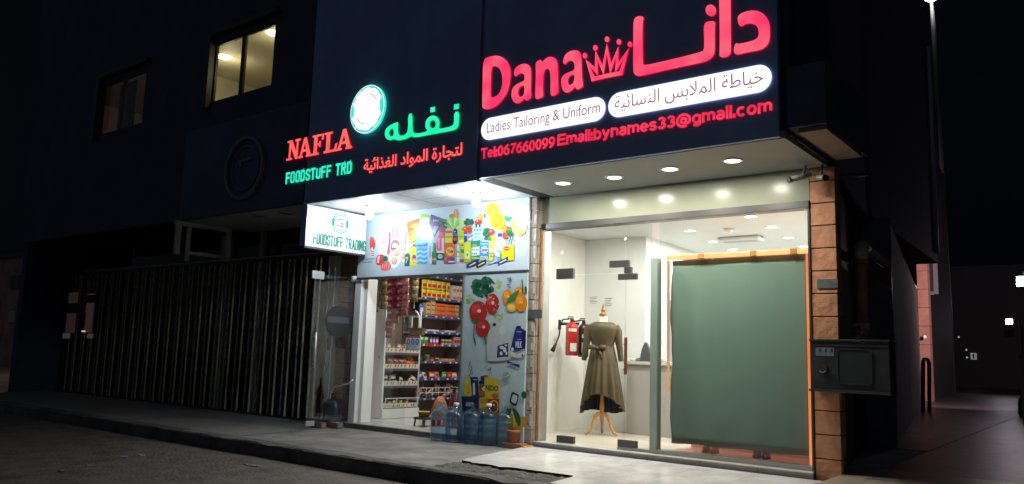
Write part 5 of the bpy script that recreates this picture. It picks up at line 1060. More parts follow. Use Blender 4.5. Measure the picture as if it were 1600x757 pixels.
grp = pouch_mesh('green_packet', .12, .15, .06, [c_grn, c_wht], (.6, .8)); pup = pouch_mesh('purple_packet', .07, .14, .04, [c_pur, c_wht]); tin = tin_mesh('small_tin', .036, .055, [c_blk, c_tan]); pnb = carton_mesh('pink_box', .08, .055, .15, [c_pnk, c_brn])
for k in range(2): put(grp, 'snack_packet', xs, 9.68 + k * .12, SHZ[4] + .002, ('bright green packet over the red rail, nearer the door', 'bright green packet over the red rail, second from the door')[k], 'packet', 'green packets over the red rail', 0, rnd.uniform(-.2, .2))
for k in range(3): put(pup, 'snack_packet', xs, 9.92 + k * .075, SHZ[4] + .002, ('purple packet next to the green packets', 'purple packet in the middle of the red rail shelf', 'purple packet next to the small dark tins')[k], 'packet', 'purple packets', 0, rnd.uniform(-.3, .3))
for tier in range(2):
    for k in range(3): put(tin, 'small_tin', xs, 10.22 + k * .085, SHZ[4] + .002 + tier * .057, 'small black and gold tin, %s tier above the blue part of the rail' % ('lower', 'upper')[tier], 'tin', 'small black and gold tins')
for k in range(3): put(pnb, 'slim_box', xs, 10.5 + k * .06, SHZ[4] + .002, 'slim upright pink box at the far end of the tins', 'box', 'slim pink boxes')
jar = tin_mesh('jar', .045, .12, [c_grn, c_brn]); rcan = tin_mesh('can', .038, .07, [c_red, c_org]); wcan = tin_mesh('cup', .033, .07, [c_wht, c_blk]); ybx = carton_mesh('flat_box', .1, .16, .06, [c_tan, c_org])
put(tin_mesh('jar', .04, .1, [c_blk, c_brn]), 'jar', xs, 9.68, SHZ[5] + .002, 'dark jar on the shelf below the red rail', 'jar', None); put(jar, 'jar', xs, 9.85, SHZ[5] + .002, 'green jar with a brown label on the shelf below the red rail', 'jar', None); put(rcan, 'can', xs, 9.97, SHZ[5] + .002, 'short red can beside the green jar', 'can', None); put(wcan, 'cup', xs, 10.09, SHZ[5] + .002, 'small white cup beside the red can', 'cup', None)
for k in range(2): put(ybx, 'flat_box', xs, 10.24 + k * .18, SHZ[5] + .002, ('flat tan box beside the white cup', 'flat tan box at the dark far end of the shelf')[k], 'box', 'flat tan boxes', 0, rnd.uniform(-.1, .1))
mix = [(c_blu, c_wht, 'blue'), (c_wht, c_blk, 'white'), (c_red, c_wht, 'red'), (c_pnk, c_red, 'pink'), (c_grn, c_wht, 'green'), (c_red, c_org, 'deep red')]
for k, (a_, b2, nm) in enumerate(mix + [(c_pnk, c_wht, 'pale pink')]):
    put(pouch_mesh('mixed_packet', .13, .12, .06, [a_, b2]), 'snack_packet', xs, 9.69 + k * .145, SHZ[6] + .004, nm + ' packet lying on the shelf above the candy bin', 'packet', None, 0, rnd.uniform(-.4, .4), rnd.uniform(-.5, .2))
candy = [pouch_mesh('candy_bar', .035, .14, .025, [c_pnk, c_wht]), pouch_mesh('candy_bar', .035, .13, .025, [c_wht, c_red]), pouch_mesh('candy_bar', .035, .14, .025, [c_brn, c_pnk])]
for k in range(46):
    q = k % 3; put(candy[q], 'candy_bar', XF - .08 - rnd.uniform(0, .22), 9.68 + rnd.uniform(0, .95), SHZ[7] + .01 + rnd.uniform(0, .13), ('pink wrapped candy bar in the wire bin', 'white wrapped candy bar in the wire bin', 'brown wrapped candy bar in the wire bin')[q], 'candy', ('pink', 'white', 'brown')[q] + ' candy bars in the bin', rnd.uniform(-1.4, 1.4), rnd.uniform(-3, 3), rnd.uniform(-.4, .9))
# end unit
chp = [pouch_mesh('crisp_packet', .13, .17, .07, [c_red, c_wht], (.35, .6)), pouch_mesh('crisp_packet', .13, .17, .07, [c_org, c_brn], (.3, .5)), pouch_mesh('crisp_packet', .13, .17, .07, [c_brn, c_wht], (.3, .6))]
for k in range(7): q = (0, 2, 0, 2, 0, 1, 1)[k]; put(chp[q], 'crisp_packet', xs, 8.90 + k * .105, GZ[1] + .03, ('red crisp packet with a white band on the end unit', 'orange crisp packet on the end unit', 'brown crisp packet with a white band on the end unit')[q], 'packet', ('red', 'orange', 'brown')[q] + ' crisp packets on the end unit', rnd.uniform(-.3, .3), rnd.uniform(-.3, .3), -.45)
wpk = pouch_mesh('white_packet', .14, .15, .07, [c_wht, c_blk], (.3, .55))
for k in range(4): put(wpk, 'crisp_packet', xs, 8.93 + k * .17 + (.04 if k == 3 else 0), GZ[2] + .004, ('white and black packet nearest the side panel', 'white and black packet, second from the side panel', 'small white and black packet in the middle of the low shelf', 'white and black packet leaning alone at the open end')[k], 'packet', 'white and black packets', (0, .1, -.2, -.6)[k], rnd.uniform(-.3, .3), -.2, (1, 1, .75, .95)[k])
trp = pouch_mesh('tray_packet', .1, .09, .05, [c_brn, c_tan], (.3, .6)); trp2 = pouch_mesh('tray_packet', .1, .09, .05, [c_pnk, c_wht], (.3, .6))
for k in range(8): put((trp, trp2)[k % 2], 'snack_packet', xs + .01, 8.88 + k * .092, GZ[0] + .03, ('brown packet in the top tray under the hanging strips', 'pinkish packet in the top tray under the hanging strips')[k % 2], 'packet', ('brown', 'pinkish')[k % 2] + ' packets in the top tray', rnd.uniform(-.5, .5), rnd.uniform(-.5, .5), -.3)
yl = pouch_mesh('sweet', .05, .06, .03, [c_yel, c_wht])
for k in range(12): put(yl, 'sweet', XF - .03 - rnd.uniform(0, .15), 8.9 + rnd.uniform(0, .6), GZ[3] + .01 + rnd.uniform(0, .03), 'small yellow wrapped sweet in the low wire tray', 'sweet', 'yellow sweets in the wire tray', rnd.uniform(-1, 1), rnd.uniform(-2, 2), rnd.uniform(-1, 1))
# strips of crisp packets hanging in the doorway
def crisp(c1, c2): return pouch_mesh('packet', .115, .135, .06, [c1, c2], (.3, .55))
m_rd = mat('foil_red', (.42, .03, .05), .22, .35, noise=(30, .4), coat=.5); m_dr = mat('foil_dark_red', (.25, .02, .035), .25, .35, noise=(30, .4)); m_pk = mat('foil_pink', (.55, .16, .15), .25, .3, noise=(30, .4)); m_gr = mat('foil_green', (.05, .3, .05), .25, .3, noise=(30, .4)); m_bw = mat('foil_brown', (.25, .12, .06), .3, .3, noise=(30, .4)); m_sl = mat('foil_silver', (.6, .52, .5), .2, .5, noise=(40, .4)); m_ol = mat('foil_olive', (.08, .1, .05), .3, .3, noise=(30, .4))
ST = [(588, 442, 490, (m_ol, m_gr), 'dark olive snack strip against the white side panel'), (601, 437, 480, (m_bw, m_gr), 'brown and green snack strip, left of the red strips'), (611.5, 437, 530, (m_rd, m_sl), 'longest glossy red snack strip with silver labels, leftmost of the reds'), (619.5, 436, 512, (m_dr, m_rd), 'dark red snack strip between two brighter ones'), (626, 436, 498, (m_rd, m_sl), 'red snack strip with big silver labels, right of the dark red one'), (634.5, 435, 500, (m_pk, m_sl), 'pinkish snack strip, rightmost of the reds'), (649, 435, 478, (m_bw, m_gr), 'short brown snack strip with green bands, hanging apart on the right')]
for px_, y0, y1, (c1, c2), lab in ST:
    Y = 8.62 if px_ > 605 else 8.68; a, b = at(px_, y0, 'y', Y), at(px_, y1, 'y', Y); n = max(3, round((a.z + .06 - b.z) / .108))
    t = thing('snack_strip', lab, 'snack strip', (a.x, Y, a.z + .1), 'strips of snacks hanging in the doorway'); me = crisp(c1, c2)
    for k in range(n):
        o = bpy.data.objects.new('packet', me); COL.objects.link(o); o.parent = t; o.location = (rnd.uniform(-.006, .006), 0, -.135 - .108 * k); o.rotation_euler = (rnd.uniform(-.15, .15), rnd.uniform(-.1, .1), -1.05 + rnd.uniform(-.45, .45))
        if c2 is m_gr and k == 0: pass
    mb = MB(); mb.box(a.x - .006, a.x + .006, Y - .002, Y + .002, a.z - .12 - .108 * n + .1, 2.94); mb.done('backing_tape', M_white, t)
# small extras in the doorway
def flat(fr, x0, y0, x1, y1, w0, w1, name, mats, label, cat, extra=None):
    (a, b), (c_, d) = fr.px(x0, y1), fr.px(x1, y0); mb = MB(); mb.slab(fr, rectp(a, b, c_, d), w0, w1)
    if extra: extra(mb, a, b, c_, d)
    return tag(mb.done(name, mats, None, tuple(fr.pt((a + c_) / 2, b, w0))), label, cat)
fr = sideR(-8.6)
fr = front(8.5)
def circ(mb, a, b, c_, d):
    mb.slab(fr, rectp(a, d - (d - b) * .15, c_, d), .004, .0046, 4)
    for k in range(3): mb.slab(fr, ell(a + (c_ - a) * (.2 + .3 * k), b + (d - b) * .6, (c_ - a) * .13, (d - b) * .2, 18), .004, .0048, 1 + (k > 0)); mb.slab(fr, ell(a + (c_ - a) * (.2 + .3 * k), b + (d - b) * .6, (c_ - a) * .04, (d - b) * .13, 10), .0048, .0054, 0)
    for k in range(4): mb.slab(fr, rectp(a + .02, b + .02 + k * .03, c_ - .02 - .03 * (k % 2), b + .03 + k * .03), .004, .0046, 3)
flat(fr, 633.5, 525, 657, 548, 0, .004, 'notice', [mat('notice_paper', (.6, .64, .68), .4), mat('sign_red', (.5, .05, .06), .4), mat('sign_blue', (.03, .12, .45), .4), mat('ink', (.3, .3, .34)), mat('sign_head', (.4, .1, .12), .5)], 'white notice with one red and two blue circles hung on the glass', 'notice', circ)
flat(front(8.56), 640, 494.5, 645.5, 513, 0, .03, 'card_reader', [mat('grey_plastic', (.55, .57, .6), .4), M_black], 'small pale grey box hanging below the snack strips', 'box', lambda mb, a, b, c_, d: [mb.slab(front(8.56), ell(a + (c_ - a) * q, b + (d - b) * .35, .007, .01, 8), .03, .031, 1) for q in (.3, .7)])
f6 = front(8.6); u, v = f6.px(652, 513); mb = MB(); mb.stroke(f6, [(u - .03, v + .22)] + arc(u - .06, v + .12, .1, .13, 75, 0, 8) + [(u + .04, v)], .018, 0, .02); mb.slab(f6, rectp(u - .13, v - .05, u + .05, v - .02), 0, .03, 0); tag(mb.done('arched_stand', M_white, None, (u, 8.6, v)), 'white arched display stand above the notice', 'stand')
flat(front(8.57), 642, 513, 664, 524, 0, .05, 'cardboard_tray', [mat('card_brown', (.25, .14, .06), .8, noise=(10, .3))], 'brown cardboard tray above the notice', 'tray')
a = at(634, 600, 'y', 8.4)
mb = MB(); mb.box(a.x - .52, a.x, 8.40, 8.408, .226, 1.9); tag(mb.done('glass_leaf', M_glass, None, (a.x, 8.4, .226)), 'clear upright glass leaf standing inside the grocery doorway', 'glass leaf')
a = at(708, 648, 'y', 8.7); t = thing('sauce_bottle', 'dark red bottle on the grocery floor behind the water bottles', 'bottle', (a.x, 8.7, .32))
mb = MB(); mb.lathe((a.x, 8.7, .221), [(.06, 0), (.065, .02), (.065, .34), (.05, .4), (.022, .44), (.02, .5)], 18); mb.done('body', mat('maroon_plastic', (.15, .015, .02), .3), t)
mb = MB(); mb.lathe((a.x, 8.7, .721), [(.024, 0), (.024, .03), (.012, .04)], 14); mb.box(a.x - .07, a.x + .02, 8.69, 8.71, .762, .785, 0, .004); mb.done('pump_top', M_black, t)
a = at(688, 632, 'y', 8.75); t = thing('snack_sack', 'orange sack slumped beside the dark red bottle', 'sack', (a.x, 8.75, .222))
mb = MB(); mb.lathe((a.x, 8.75, .222), [(.12, 0), (.15, .05), (.15, .2), (.1, .33), (.04, .42)], 16, 0, 1, .7); mb.done('bag', mat('orange_sack', (.45, .17, .06), .7, noise=(6, .4), bump=(14, .6, .03)), t)
a = at(663, 640, 'y', 8.5); t = thing('small_stool', 'small dark stool holding a yellow tub by the doorway', 'stool', (a.x, 8.5, .222))
mb = MB(); mb.box(a.x - .11, a.x + .11, 8.4, 8.6, .32, .35, 0, .006); mb.done('seat', mat('dark_board', (.06, .045, .035), .7), t)
for sx in (-1, 1):
    for sy in (-1, 1): mb = MB(); mb.tube([(a.x + sx * .1, 8.5 + sy * .09, .222), (a.x + sx * .09, 8.5 + sy * .08, .32)], .012, 8); mb.done('leg', MATS['dark_board'], t)
mb = MB(); mb.lathe((a.x, 8.5, .351), [(.07, 0), (.085, .07), (.09, .075)], 18, 0); mb.lathe((a.x, 8.5, .426), [(.088, 0), (.08, .006)], 18, 1); tag(mb.done('tub', [mat('brown_tub', (.2, .13, .05), .5), c_yel], None, (a.x, 8.5, .351)), 'round tub with a yellow lid on the small stool', 'tub')

# ------------------------------------------------------------------ water bottles on the pavement
def blue_plastic():
    m = bpy.data.materials.new('blue_bottle_plastic'); m.use_nodes = True; t = m.node_tree; t.nodes.clear()
    o = t.nodes.new('ShaderNodeOutputMaterial'); mx = t.nodes.new('ShaderNodeMixShader'); mx2 = t.nodes.new('ShaderNodeMixShader')
    tr = t.nodes.new('ShaderNodeBsdfTransparent'); tr.inputs[0].default_value = (.7, .83, .92, 1)
    df = t.nodes.new('ShaderNodeBsdfTranslucent'); df.inputs[0].default_value = (.2, .34, .48, 1)
    gl = t.nodes.new('ShaderNodeBsdfGlossy'); gl.inputs['Roughness'].default_value = .14
    lw = schlick(t, 2.2)
    lw2 = t.nodes.new('ShaderNodeLayerWeight'); lw2.inputs[0].default_value = .5; p2 = t.nodes.new('ShaderNodeMath'); p2.operation = 'POWER'; p2.inputs[1].default_value = 2
    m2 = t.nodes.new('ShaderNodeMath'); m2.operation = 'MULTIPLY_ADD'; m2.inputs[1].default_value = .7; m2.inputs[2].default_value = .16
    t.links.new(lw2.outputs['Facing'], p2.inputs[0]); t.links.new(p2.outputs[0], m2.inputs[0]); t.links.new(m2.outputs[0], mx2.inputs[0]); t.links.new(tr.outputs[0], mx2.inputs[1]); t.links.new(df.outputs[0], mx2.inputs[2])
    t.links.new(lw.outputs[0], mx.inputs[0]); t.links.new(mx2.outputs[0], mx.inputs[1]); t.links.new(gl.outputs[0], mx.inputs[2]); t.links.new(mx.outputs[0], o.inputs[0]); return m
M_bot = blue_plastic()
BL = ('blue water bottle with a red label, nearest the doorway', 'blue water bottle with a white cap and a handle, second from the doorway', 'plain blue water bottle in the middle of the row', 'blue water bottle with a white cap, second from the plant pot', 'paler grey blue water bottle nearest the plant pot')
for k in range(5):
    x, y = -7.13 + k * .232, 7.83 + k * .045 - (.02 if k % 2 else 0); z = .151
    t = thing('water_bottle', BL[k], 'water bottle', (x, y, z), 'big blue water bottles')
    h = (.0, -.005, .0, .01, .005)[k]
    mb = MB(); pr = [(.05, .012), (.11, .0), (.128, .012), (.132, .03)]
    for q in range(3): z0 = .05 + q * .085; pr += [(.132, z0), (.132, z0 + .055), (.125, z0 + .066), (.125, z0 + .074)]
    pr += [(.132, .315), (.131, .335 + h), (.12, .365 + h), (.09, .395 + h), (.05, .42 + h), (.031, .435 + h), (.029, .475 + h)]
    mb.lathe((x, y, z), pr, 32, cap=False); mb.done('body', M_bot, t)
    if k in (1, 3): mb = MB(); mb.lathe((x, y, z + .455 + h), [(.034, 0), (.035, .035), (.03, .042)], 18); mb.done('cap', M_white, t)
    else: mb = MB(); mb.lathe((x, y, z + .47 + h), [(.034, 0), (.036, .012), (.034, .014)], 18, cap=False); mb.done('neck_ring', M_bot, t)
    if k == 0:
        mb = MB()
        for i in range(8):
            b0, b1 = R(235 + i * 11), R(246 + i * 11); mb.face([(x + .1335 * math.cos(b0), y + .1335 * math.sin(b0), z + .2), (x + .1335 * math.cos(b1), y + .1335 * math.sin(b1), z + .2), (x + .1335 * math.cos(b1), y + .1335 * math.sin(b1), z + .27), (x + .1335 * math.cos(b0), y + .1335 * math.sin(b0), z + .27)], 1 if i % 3 == 1 else 0)
        mb.done('label', [mat('maroon_label', (.2, .02, .04), .5), mat('label_letters', (.5, .3, .35), .5)], t)
    if k in (1, 3): mb = MB(); mb.tube([(x - .03, y - .04, z + .44 + h), (x - .075, y - .075, z + .43 + h), (x - .1, y - .085, z + .38 + h)], .011, 8); mb.done('handle', M_bot, t)
# flower pot on a brick
bx_, by_ = -6.0, 7.98
mb = MB(); mb.box(bx_ - .16, bx_ + .13, by_ - .1, by_ + .06, .151, .215, 0, .008); tag(mb.done('brick', M_brick, None, (bx_, by_, .151)), 'flat brick slab under the terracotta pot', 'brick')
t = thing('plant_pot', 'small empty terracotta pot on a brick beside the water bottles', 'pot', (-6.03, by_ - .03, .216))
mb = MB(); mb.lathe((-6.03, by_ - .03, .216), [(.05, 0), (.065, .004), (.08, .12), (.088, .122), (.09, .155), (.08, .155), (.075, .12), (.06, .1)], 24, cap=False); mb.done('pot', mat('terracotta', (.36, .12, .06), .8, noise=(14, .3)), t)
mb = MB(); mb.lathe((-6.03, by_ - .03, .33), [(0, 0), (.074, 0)], 20); mb.done('soil', M_rub, t)
a = at(836, 690, 'z', .2); 
mb = MB(); mb.box(-5.83, -5.79, 7.85, 8.03, .187, .2, 0, .003); tag(mb.done('offcut', M_wood, None, (-5.81, 7.9, .187)), 'thin offcut lying at the foot of the grey pier', 'offcut')

# ------------------------------------------------------------------ open glass door of the grocery and what lies by it
t = thing('open_glass_door', 'glass door swung open square to the street beside the grocery doorway, with a dark round reflection painted on it', 'glass door', (-9.16, 8.06, .25))
mb = MB(); mb.box(-9.166, -9.156, 7.27, 8.07, .24, 2.33); mb.done('pane', glass_mat('door_glass', (.84, .92, .96), 2.2), t)
fs = sideR(-9.15)
(a, b), (c_, d) = fs.px(488, 434), fs.px(504, 428); mb = MB(); mb.box(-9.18, -9.142, min(a, c_), max(a, c_) + .03, b - .01, d + .03, 0, .003); mb.box(-9.18, -9.142, 7.27, 7.42, .2, .27, 0, .003); mb.box(-9.18, -9.142, 7.96, 8.11, 2.28, 2.36, 0, .003); mb.done('patch_fitting', mat('bright_steel', (.62, .64, .64), .3, .7), t)
mb = MB(); mb.tube([(-9.12, 7.33, 1.0), (-9.12, 7.33, 1.5)], .013, 10); mb.tube([(-9.12, 7.33, 1.06), (-9.16, 7.33, 1.06)], .009, 8); mb.tube([(-9.12, 7.33, 1.44), (-9.16, 7.33, 1.44)], .009, 8); mb.done('handle', MATS['bright_steel'], t)
c = fs.px(529, 503); mb = MB(); mb.slab(fs, ell(c[0], c[1], .235, .235, 40), -.004, -.002, 0); mb.slab(fs, rectp(c[0] - .2, c[1] - .02, c[0] + .2, c[1] + .07), -.002, -.0012, 1); mb.done('round_reflection', [mat('reflection_black', (.012, .014, .02), .4), mat('reflection_grey', (.05, .06, .08), .4)], t)  # opaque disc painted in place of a round reflection in the pane
mb = MB(); mb.tube([at(x, y, 'y', 7.9) for x, y in ((551, 594), (545, 600), (533, 603), (522, 606), (517, 612), (516, 620), (515, 650), (513, 664))], .011, 8); tag(mb.done('cable', mat('white_cable', (.6, .6, .6), .5), None, tuple(at(513, 664, 'y', 7.9))), 'white cable curling down by the open glass door', 'cable')
for k, (px_, py_, rz) in enumerate(((496, 667, .2), (523, 667, .05))):
    a = at(px_, py_, 'z', .17); mb = MB(); mb.box(-.115, .115, -.055, .055, 0, .075, 0, .008)
    for v in mb.bm.verts: v.co = Matrix.Rotation(rz, 3, 'Z') @ v.co + Vector((a.x, a.y, .158))
    tag(mb.done('brick', mat('dusty_brick', (.2, .14, .11), .9, noise=(16, .4), bump=(30, .6)), None, (a.x, a.y, .158)), ('dusty brick at the foot of the open glass door, nearer the gate', 'dusty brick at the foot of the open glass door, nearer the doorway')[k], 'brick', 'bricks by the glass door')
a = at(557, 652, 'z', .19); mb = MB(); mb.box(a.x - .09, a.x + .08, a.y - .05, a.y + .05, .151, .2, 0, .01); tag(mb.done('stone_chip', M_conc, None, (a.x, a.y, .151)), 'broken stone chip under the white door jamb', 'stone')
a = at(530, 640, 'y', 8.0); t = thing('blue_can', 'dark blue plastic can standing behind the open glass door', 'can', (-9.42, 7.95, .158))
mb = MB(); mb.lathe((-9.42, 7.95, .158), [(.12, 0), (.14, .02), (.14, .3), (.1, .36), (.05, .4)], 20, 0, 1, .8); mb.done('body', mat('dark_blue_plastic', (.03, .06, .1), .3), t)
mb = MB(); mb.lathe((-9.42, 7.95, .558), [(.04, 0), (.04, .04)], 14); mb.box(-9.49, -9.35, 7.94, 7.96, .6, .625, 0, .004); mb.done('cap', M_black, t)

# ------------------------------------------------------------------ folding gate
GT = thing('folding_gate', 'long closed beige folding lattice gate across the dark shop', 'gate', (-13.5, 8.1, .16))
M_gate = mat('gate_paint', (.46, .41, .27), .5, noise=(10, .3)); M_gate2 = mat('gate_lattice', (.09, .08, .055), .6, noise=(10, .3))
gx = -9.68; i = 0; barm = None
mbb = MB()
while gx > -18.4 and i < 98:
    zz = 2.72 + rnd.uniform(-.01, .01)
    if barm is None:
        mb = MB(); mb.box(-.008, .008, -.014, .014, .19, 2.7, 0, .003); barm = mb.done('bar', M_gate, GT); barm.data.transform(Matrix.Translation(BASE[GT.name])); o = barm
    else: o = barm.copy(); COL.objects.link(o); o.parent = GT
    o.location = Vector((gx, 8.08 + .03 * (i % 2), 0)) - BASE[GT.name]; o.rotation_euler = (rnd.uniform(-.004, .004), rnd.uniform(-.006, .006), 0)
    i += 1; gx -= .165 + rnd.uniform(-.012, .012)
mb = MB()
xs2 = [-9.68 - .206 * k for k in range(43)]
for zc0 in (.45, .95, 1.45, 1.95, 2.45):
    for k in range(len(xs2) - 1):
        for s_ in (0, 1): mb.hexa([(xs2[k] , 8.0955 + s_ * .012, zc0 + (-.22 if s_ else .22) - .01), (xs2[k + 1], 8.0955 + s_ * .012, zc0 + (.22 if s_ else -.22) - .01), (xs2[k + 1], 8.1 + s_ * .012, zc0 + (.22 if s_ else -.22) - .01), (xs2[k], 8.1 + s_ * .012, zc0 + (-.22 if s_ else .22) - .01), (xs2[k], 8.0955 + s_ * .012, zc0 + (-.22 if s_ else .22) + .01), (xs2[k + 1], 8.0955 + s_ * .012, zc0 + (.22 if s_ else -.22) + .01), (xs2[k + 1], 8.1 + s_ * .012, zc0 + (.22 if s_ else -.22) + .01), (xs2[k], 8.1 + s_ * .012, zc0 + (-.22 if s_ else .22) + .01)])
mb.done('lattice', M_gate2, GT)
mb = MB(); mb.box(-18.5, -9.64, 8.06, 8.14, 2.71, 2.755); mb.box(-18.5, -9.64, 8.07, 8.13, .157, .185); mb.done('track', M_dkalu, GT)
mb = MB(); mb.box(-9.72, -9.66, 8.03, 8.06, 1.25, 1.5, 0, .004); mb.done('lock', M_dkalu, GT)

# ------------------------------------------------------------------ far left: door glimpsed beyond the gate and a dim house
f = front(9.6)
D_ = thing('far_door', 'dim pinkish two pane doorway glimpsed in the dark at the far left', 'door', tuple(at(123, 530, 'y', 9.6)))
f = front(8.0)
def far(name, x0, y0, x1, y1, m, Y=8.0, d=.02, parent=D_):
    f = front(Y); (a, b), (c_, d2) = f.px(x0, y1), f.px(x1, y0); mb = MB(); mb.slab(f, rectp(a, b, c_, d2), 0, d); return mb.done(name, m, parent)
M_dimp = mat('dim_pink_pane', (.2, .12, .11), .5, emit=(.75, .4, .36), es=.022); M_dimp2 = mat('dim_pink_pane_b', (.2, .12, .11), .5, emit=(.7, .42, .4), es=.03); M_dimw = mat('dim_white_pane', (.3, .3, .3), .5, emit=(.6, .52, .52), es=.05)  # door parts glow faintly in place of a lit space behind
far('pane', 103, 457, 123, 520, M_dimp); far('pane', 132, 459, 149, 520, M_dimp2)
far('cross_rail', 102, 474, 124, 490, M_black, d=.03); far('cross_rail', 130, 461, 150, 474, M_black, d=.03); far('leaf_edge', 131, 489, 136, 512, M_black, d=.03)
far('sill_pane', 99, 521, 110, 529, M_dimw); far('sill_pane', 137, 522, 146, 529, M_dimw); far('lit_crack', 130, 517, 135, 519, mat('lit_crack', (.5, .5, .5), .5, emit=(1, .9, .85), es=.55), d=.035)
HS = thing('far_house', 'dim pink walled house beyond the left end of the dark building', 'house', (-30, 14, 0))
hb = at(47, 400, 'y', 14); mb = MB(); mb.box(-44, hb.x, 14, 22, 0, hb.z); mb.done('wall', mat('pink_plaster', (.34, .2, .17), .85, noise=(1.1, .5)), HS)
mb = MB(); mb.box(-44, hb.x + .1, 13.9, 22, hb.z + .001, hb.z + .2); mb.done('parapet', M_dkwall, HS)
for (x0, y0, x1, y1), nm, mt in (((14, 486, 24, 504), 'window', mat('pale_window', (.3, .33, .36), .3)), ((-4, 500, 3, 560), 'door', mat('peach_door', (.5, .25, .18), .6)), ((20, 500, 36, 560), 'shutter', M_dkalu), ((16, 430, 32, 452), 'sign_panel', M_dkalu)):
    f = front(13.99); (a, b), (c_, d) = f.px(x0, y1), f.px(x1, y0); mb = MB(); mb.slab(f, rectp(a, max(b, .02), c_, d), 0, .05); mb.done(nm, mt, HS)
l = bpy.data.lights.new('house_fill', 'POINT'); l.energy = 130; l.color = (1, .62, .45); l.shadow_soft_size = .1  # unseen lamp added to light the far house
o = bpy.data.objects.new('house_fill', l); COL.objects.link(o); o.location = (-25.5, 11.5, 4.2)
t = thing('unseen_lamp', 'unseen lamp on a bracket, added to light the dim pink house', 'lamp', (-25.5, 14, 4.2)); mb = MB(); mb.tube([(-25.5, 13.98, 4.5), (-25.5, 12.2, 4.7), (-25.5, 11.5, 4.5)], .02, 8); mb.done('bracket', M_black, t); mb = MB(); mb.lathe((-25.5, 11.5, 4.28), [(.04, 0), (.1, .05), (.04, .2)], 14); mb.done('shade', emit_mat('warm_shade', (1, .6, .35), es=.8), t)
# litter on the road
LT = [(95, 694, 'thin pale wrapper, the one deepest in the dark on the left'), (140, 729, 'flat pale scrap nearer the left corner of the road'), (96, 737, 'flat pale scrap in the left corner of the road'), (194, 715, 'crumpled bluish wrapper in two pieces on the dark road'), (392, 728, 'long thin paper strip on the road below the kerb'), (255, 710, 'tiny paper crumb on the road'), (451, 674, 'white paper curl on the grey pavement')]
M_lit = mat('litter_paper', (.22, .23, .24), .5, noise=(30, .3)); M_litb = mat('litter_foil', (.3, .36, .44), .3, noise=(30, .4))
for k, (px_, py_, lab) in enumerate(LT):
    zg = .1505 if k == 6 else 0; a = at(px_, py_, 'z', zg); s_ = (.07, .09, .1, .11, .22, .04, .06)[k]; mb = MB(); n = 7
    for q in range(2 if k == 3 else 1):
        g = [[mb.bm.verts.new((a.x + (i / n - .5) * s_, a.y + (j / 3 - .5) * s_ * (.35 if k == 4 else .6) + q * .2, zg + .004 + rnd.uniform(0, .012))) for j in range(4)] for i in range(n + 1)]
        for i in range(n):
            for j in range(3): mb.bm.faces.new([g[i][j], g[i + 1][j], g[i + 1][j + 1], g[i][j + 1]])
    tag(mb.done('litter', M_litb if k == 3 else M_lit, None, (a.x, a.y, zg)), lab, 'litter', 'litter on the ground')

# ------------------------------------------------------------------ right hand side
# stainless drinking fountain fixed to the orange pier
ST_ = thing('steel_cabinet', 'dark stainless cabinet with a round dial and a rounded window panel against the orange pier', 'cabinet', (-2.1, 7.95, 1.02))
mb = MB(); mb.box(-2.45, -1.745, 7.9, 8.138, 1.05, 1.5, 0, .006); mb.box(-2.2, -1.98, 8.14, 8.42, 1.06, 1.49, 0, .004); mb.done('body', M_steel, ST_)
mb = MB(); mb.box(-2.46, -1.735, 7.86, 8.135, 1.025, 1.049, 0, .004); mb.box(-2.46, -1.735, 7.885, 8.135, 1.501, 1.52, 0, .004); mb.box(-2.44, -1.76, 7.893, 7.8995, 1.455, 1.47); mb.done('rim', M_steel, ST_)
f = front(7.899); mb = MB(); mb.stroke(f, rr(-2.2, 1.11, -1.9, 1.43, .035) + [(-1.9, 1.395)], .012, 0, .008); mb.slab(f, rr(-2.195, 1.115, -1.905, 1.425, .03), 0, .003, 1); mb.done('window_panel', [M_steel, mat('smoked_panel', (.03, .035, .038), .15)], ST_)
mb = MB(); mb.slab(f, rectp(-2.4, 1.36, -2.23, 1.445), 0, .002, 0)
for k in range(6): mb.slab(f, rectp(-2.39 + k * .026, 1.38 + .02 * (k % 2), -2.372 + k * .026, 1.43), .002, .003, 1 + k % 2)
mb.done('instruction_plate', [mat('plate_grey', (.12, .15, .18), .4), mat('plate_blue', (.1, .16, .24), .4), mat('plate_dark', (.03, .04, .05), .4)], ST_)
mb = MB(); mb.slab(f, ell(-2.335, 1.24, .045, .045, 24), 0, .02, 0); mb.stroke(f, arc(-2.335, 1.24, .034, .034, 220, 330, 8), .008, .02, .026, 1); mb.done('dial', [M_dkalu, MATS['bright_steel']], ST_)
# side wall, pipe and conduit
SW = thing('side_wall', 'unlit side wall of the shop building along the alley', 'wall', (-2.5, 10, .15))
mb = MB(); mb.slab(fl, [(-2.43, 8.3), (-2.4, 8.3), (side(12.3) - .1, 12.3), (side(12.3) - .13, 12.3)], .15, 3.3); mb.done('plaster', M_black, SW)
mb = MB(); mb.slab(fl, [(side(9.4) - .096, 9.4), (side(9.4) - .08, 9.4), (side(11.5) - .08, 11.5), (side(11.5) - .096, 11.5)], .255, 2.4); mb.done('dark_opening', M_gap, SW)
fsd = Frame((-2.3, 8.3, 0), Vector((-.16, 1, 0)).normalized(), (0, 0, 1), Vector((1, .16, 0)).normalized())
def sd(x, y, w=0): return fsd.pt(*fsd.px(x, y), w)
P_ = thing('drain_pipe', 'thick reddish pipe rising beside the orange pier and bending back along the alley', 'pipe', (-2.17, 8.75, 1.52))
M_pipe = mat('red_pipe', (.45, .15, .1), .5, noise=(5, .4)); M_pipe2 = mat('grey_pipe', (.4, .32, .3), .5, noise=(4, .3))
mb = MB(); mb.tube([(-2.19, 8.75, 1.52), (-2.18, 8.75, 2.36)], .06, 18); mb.done('riser', M_pipe, P_)
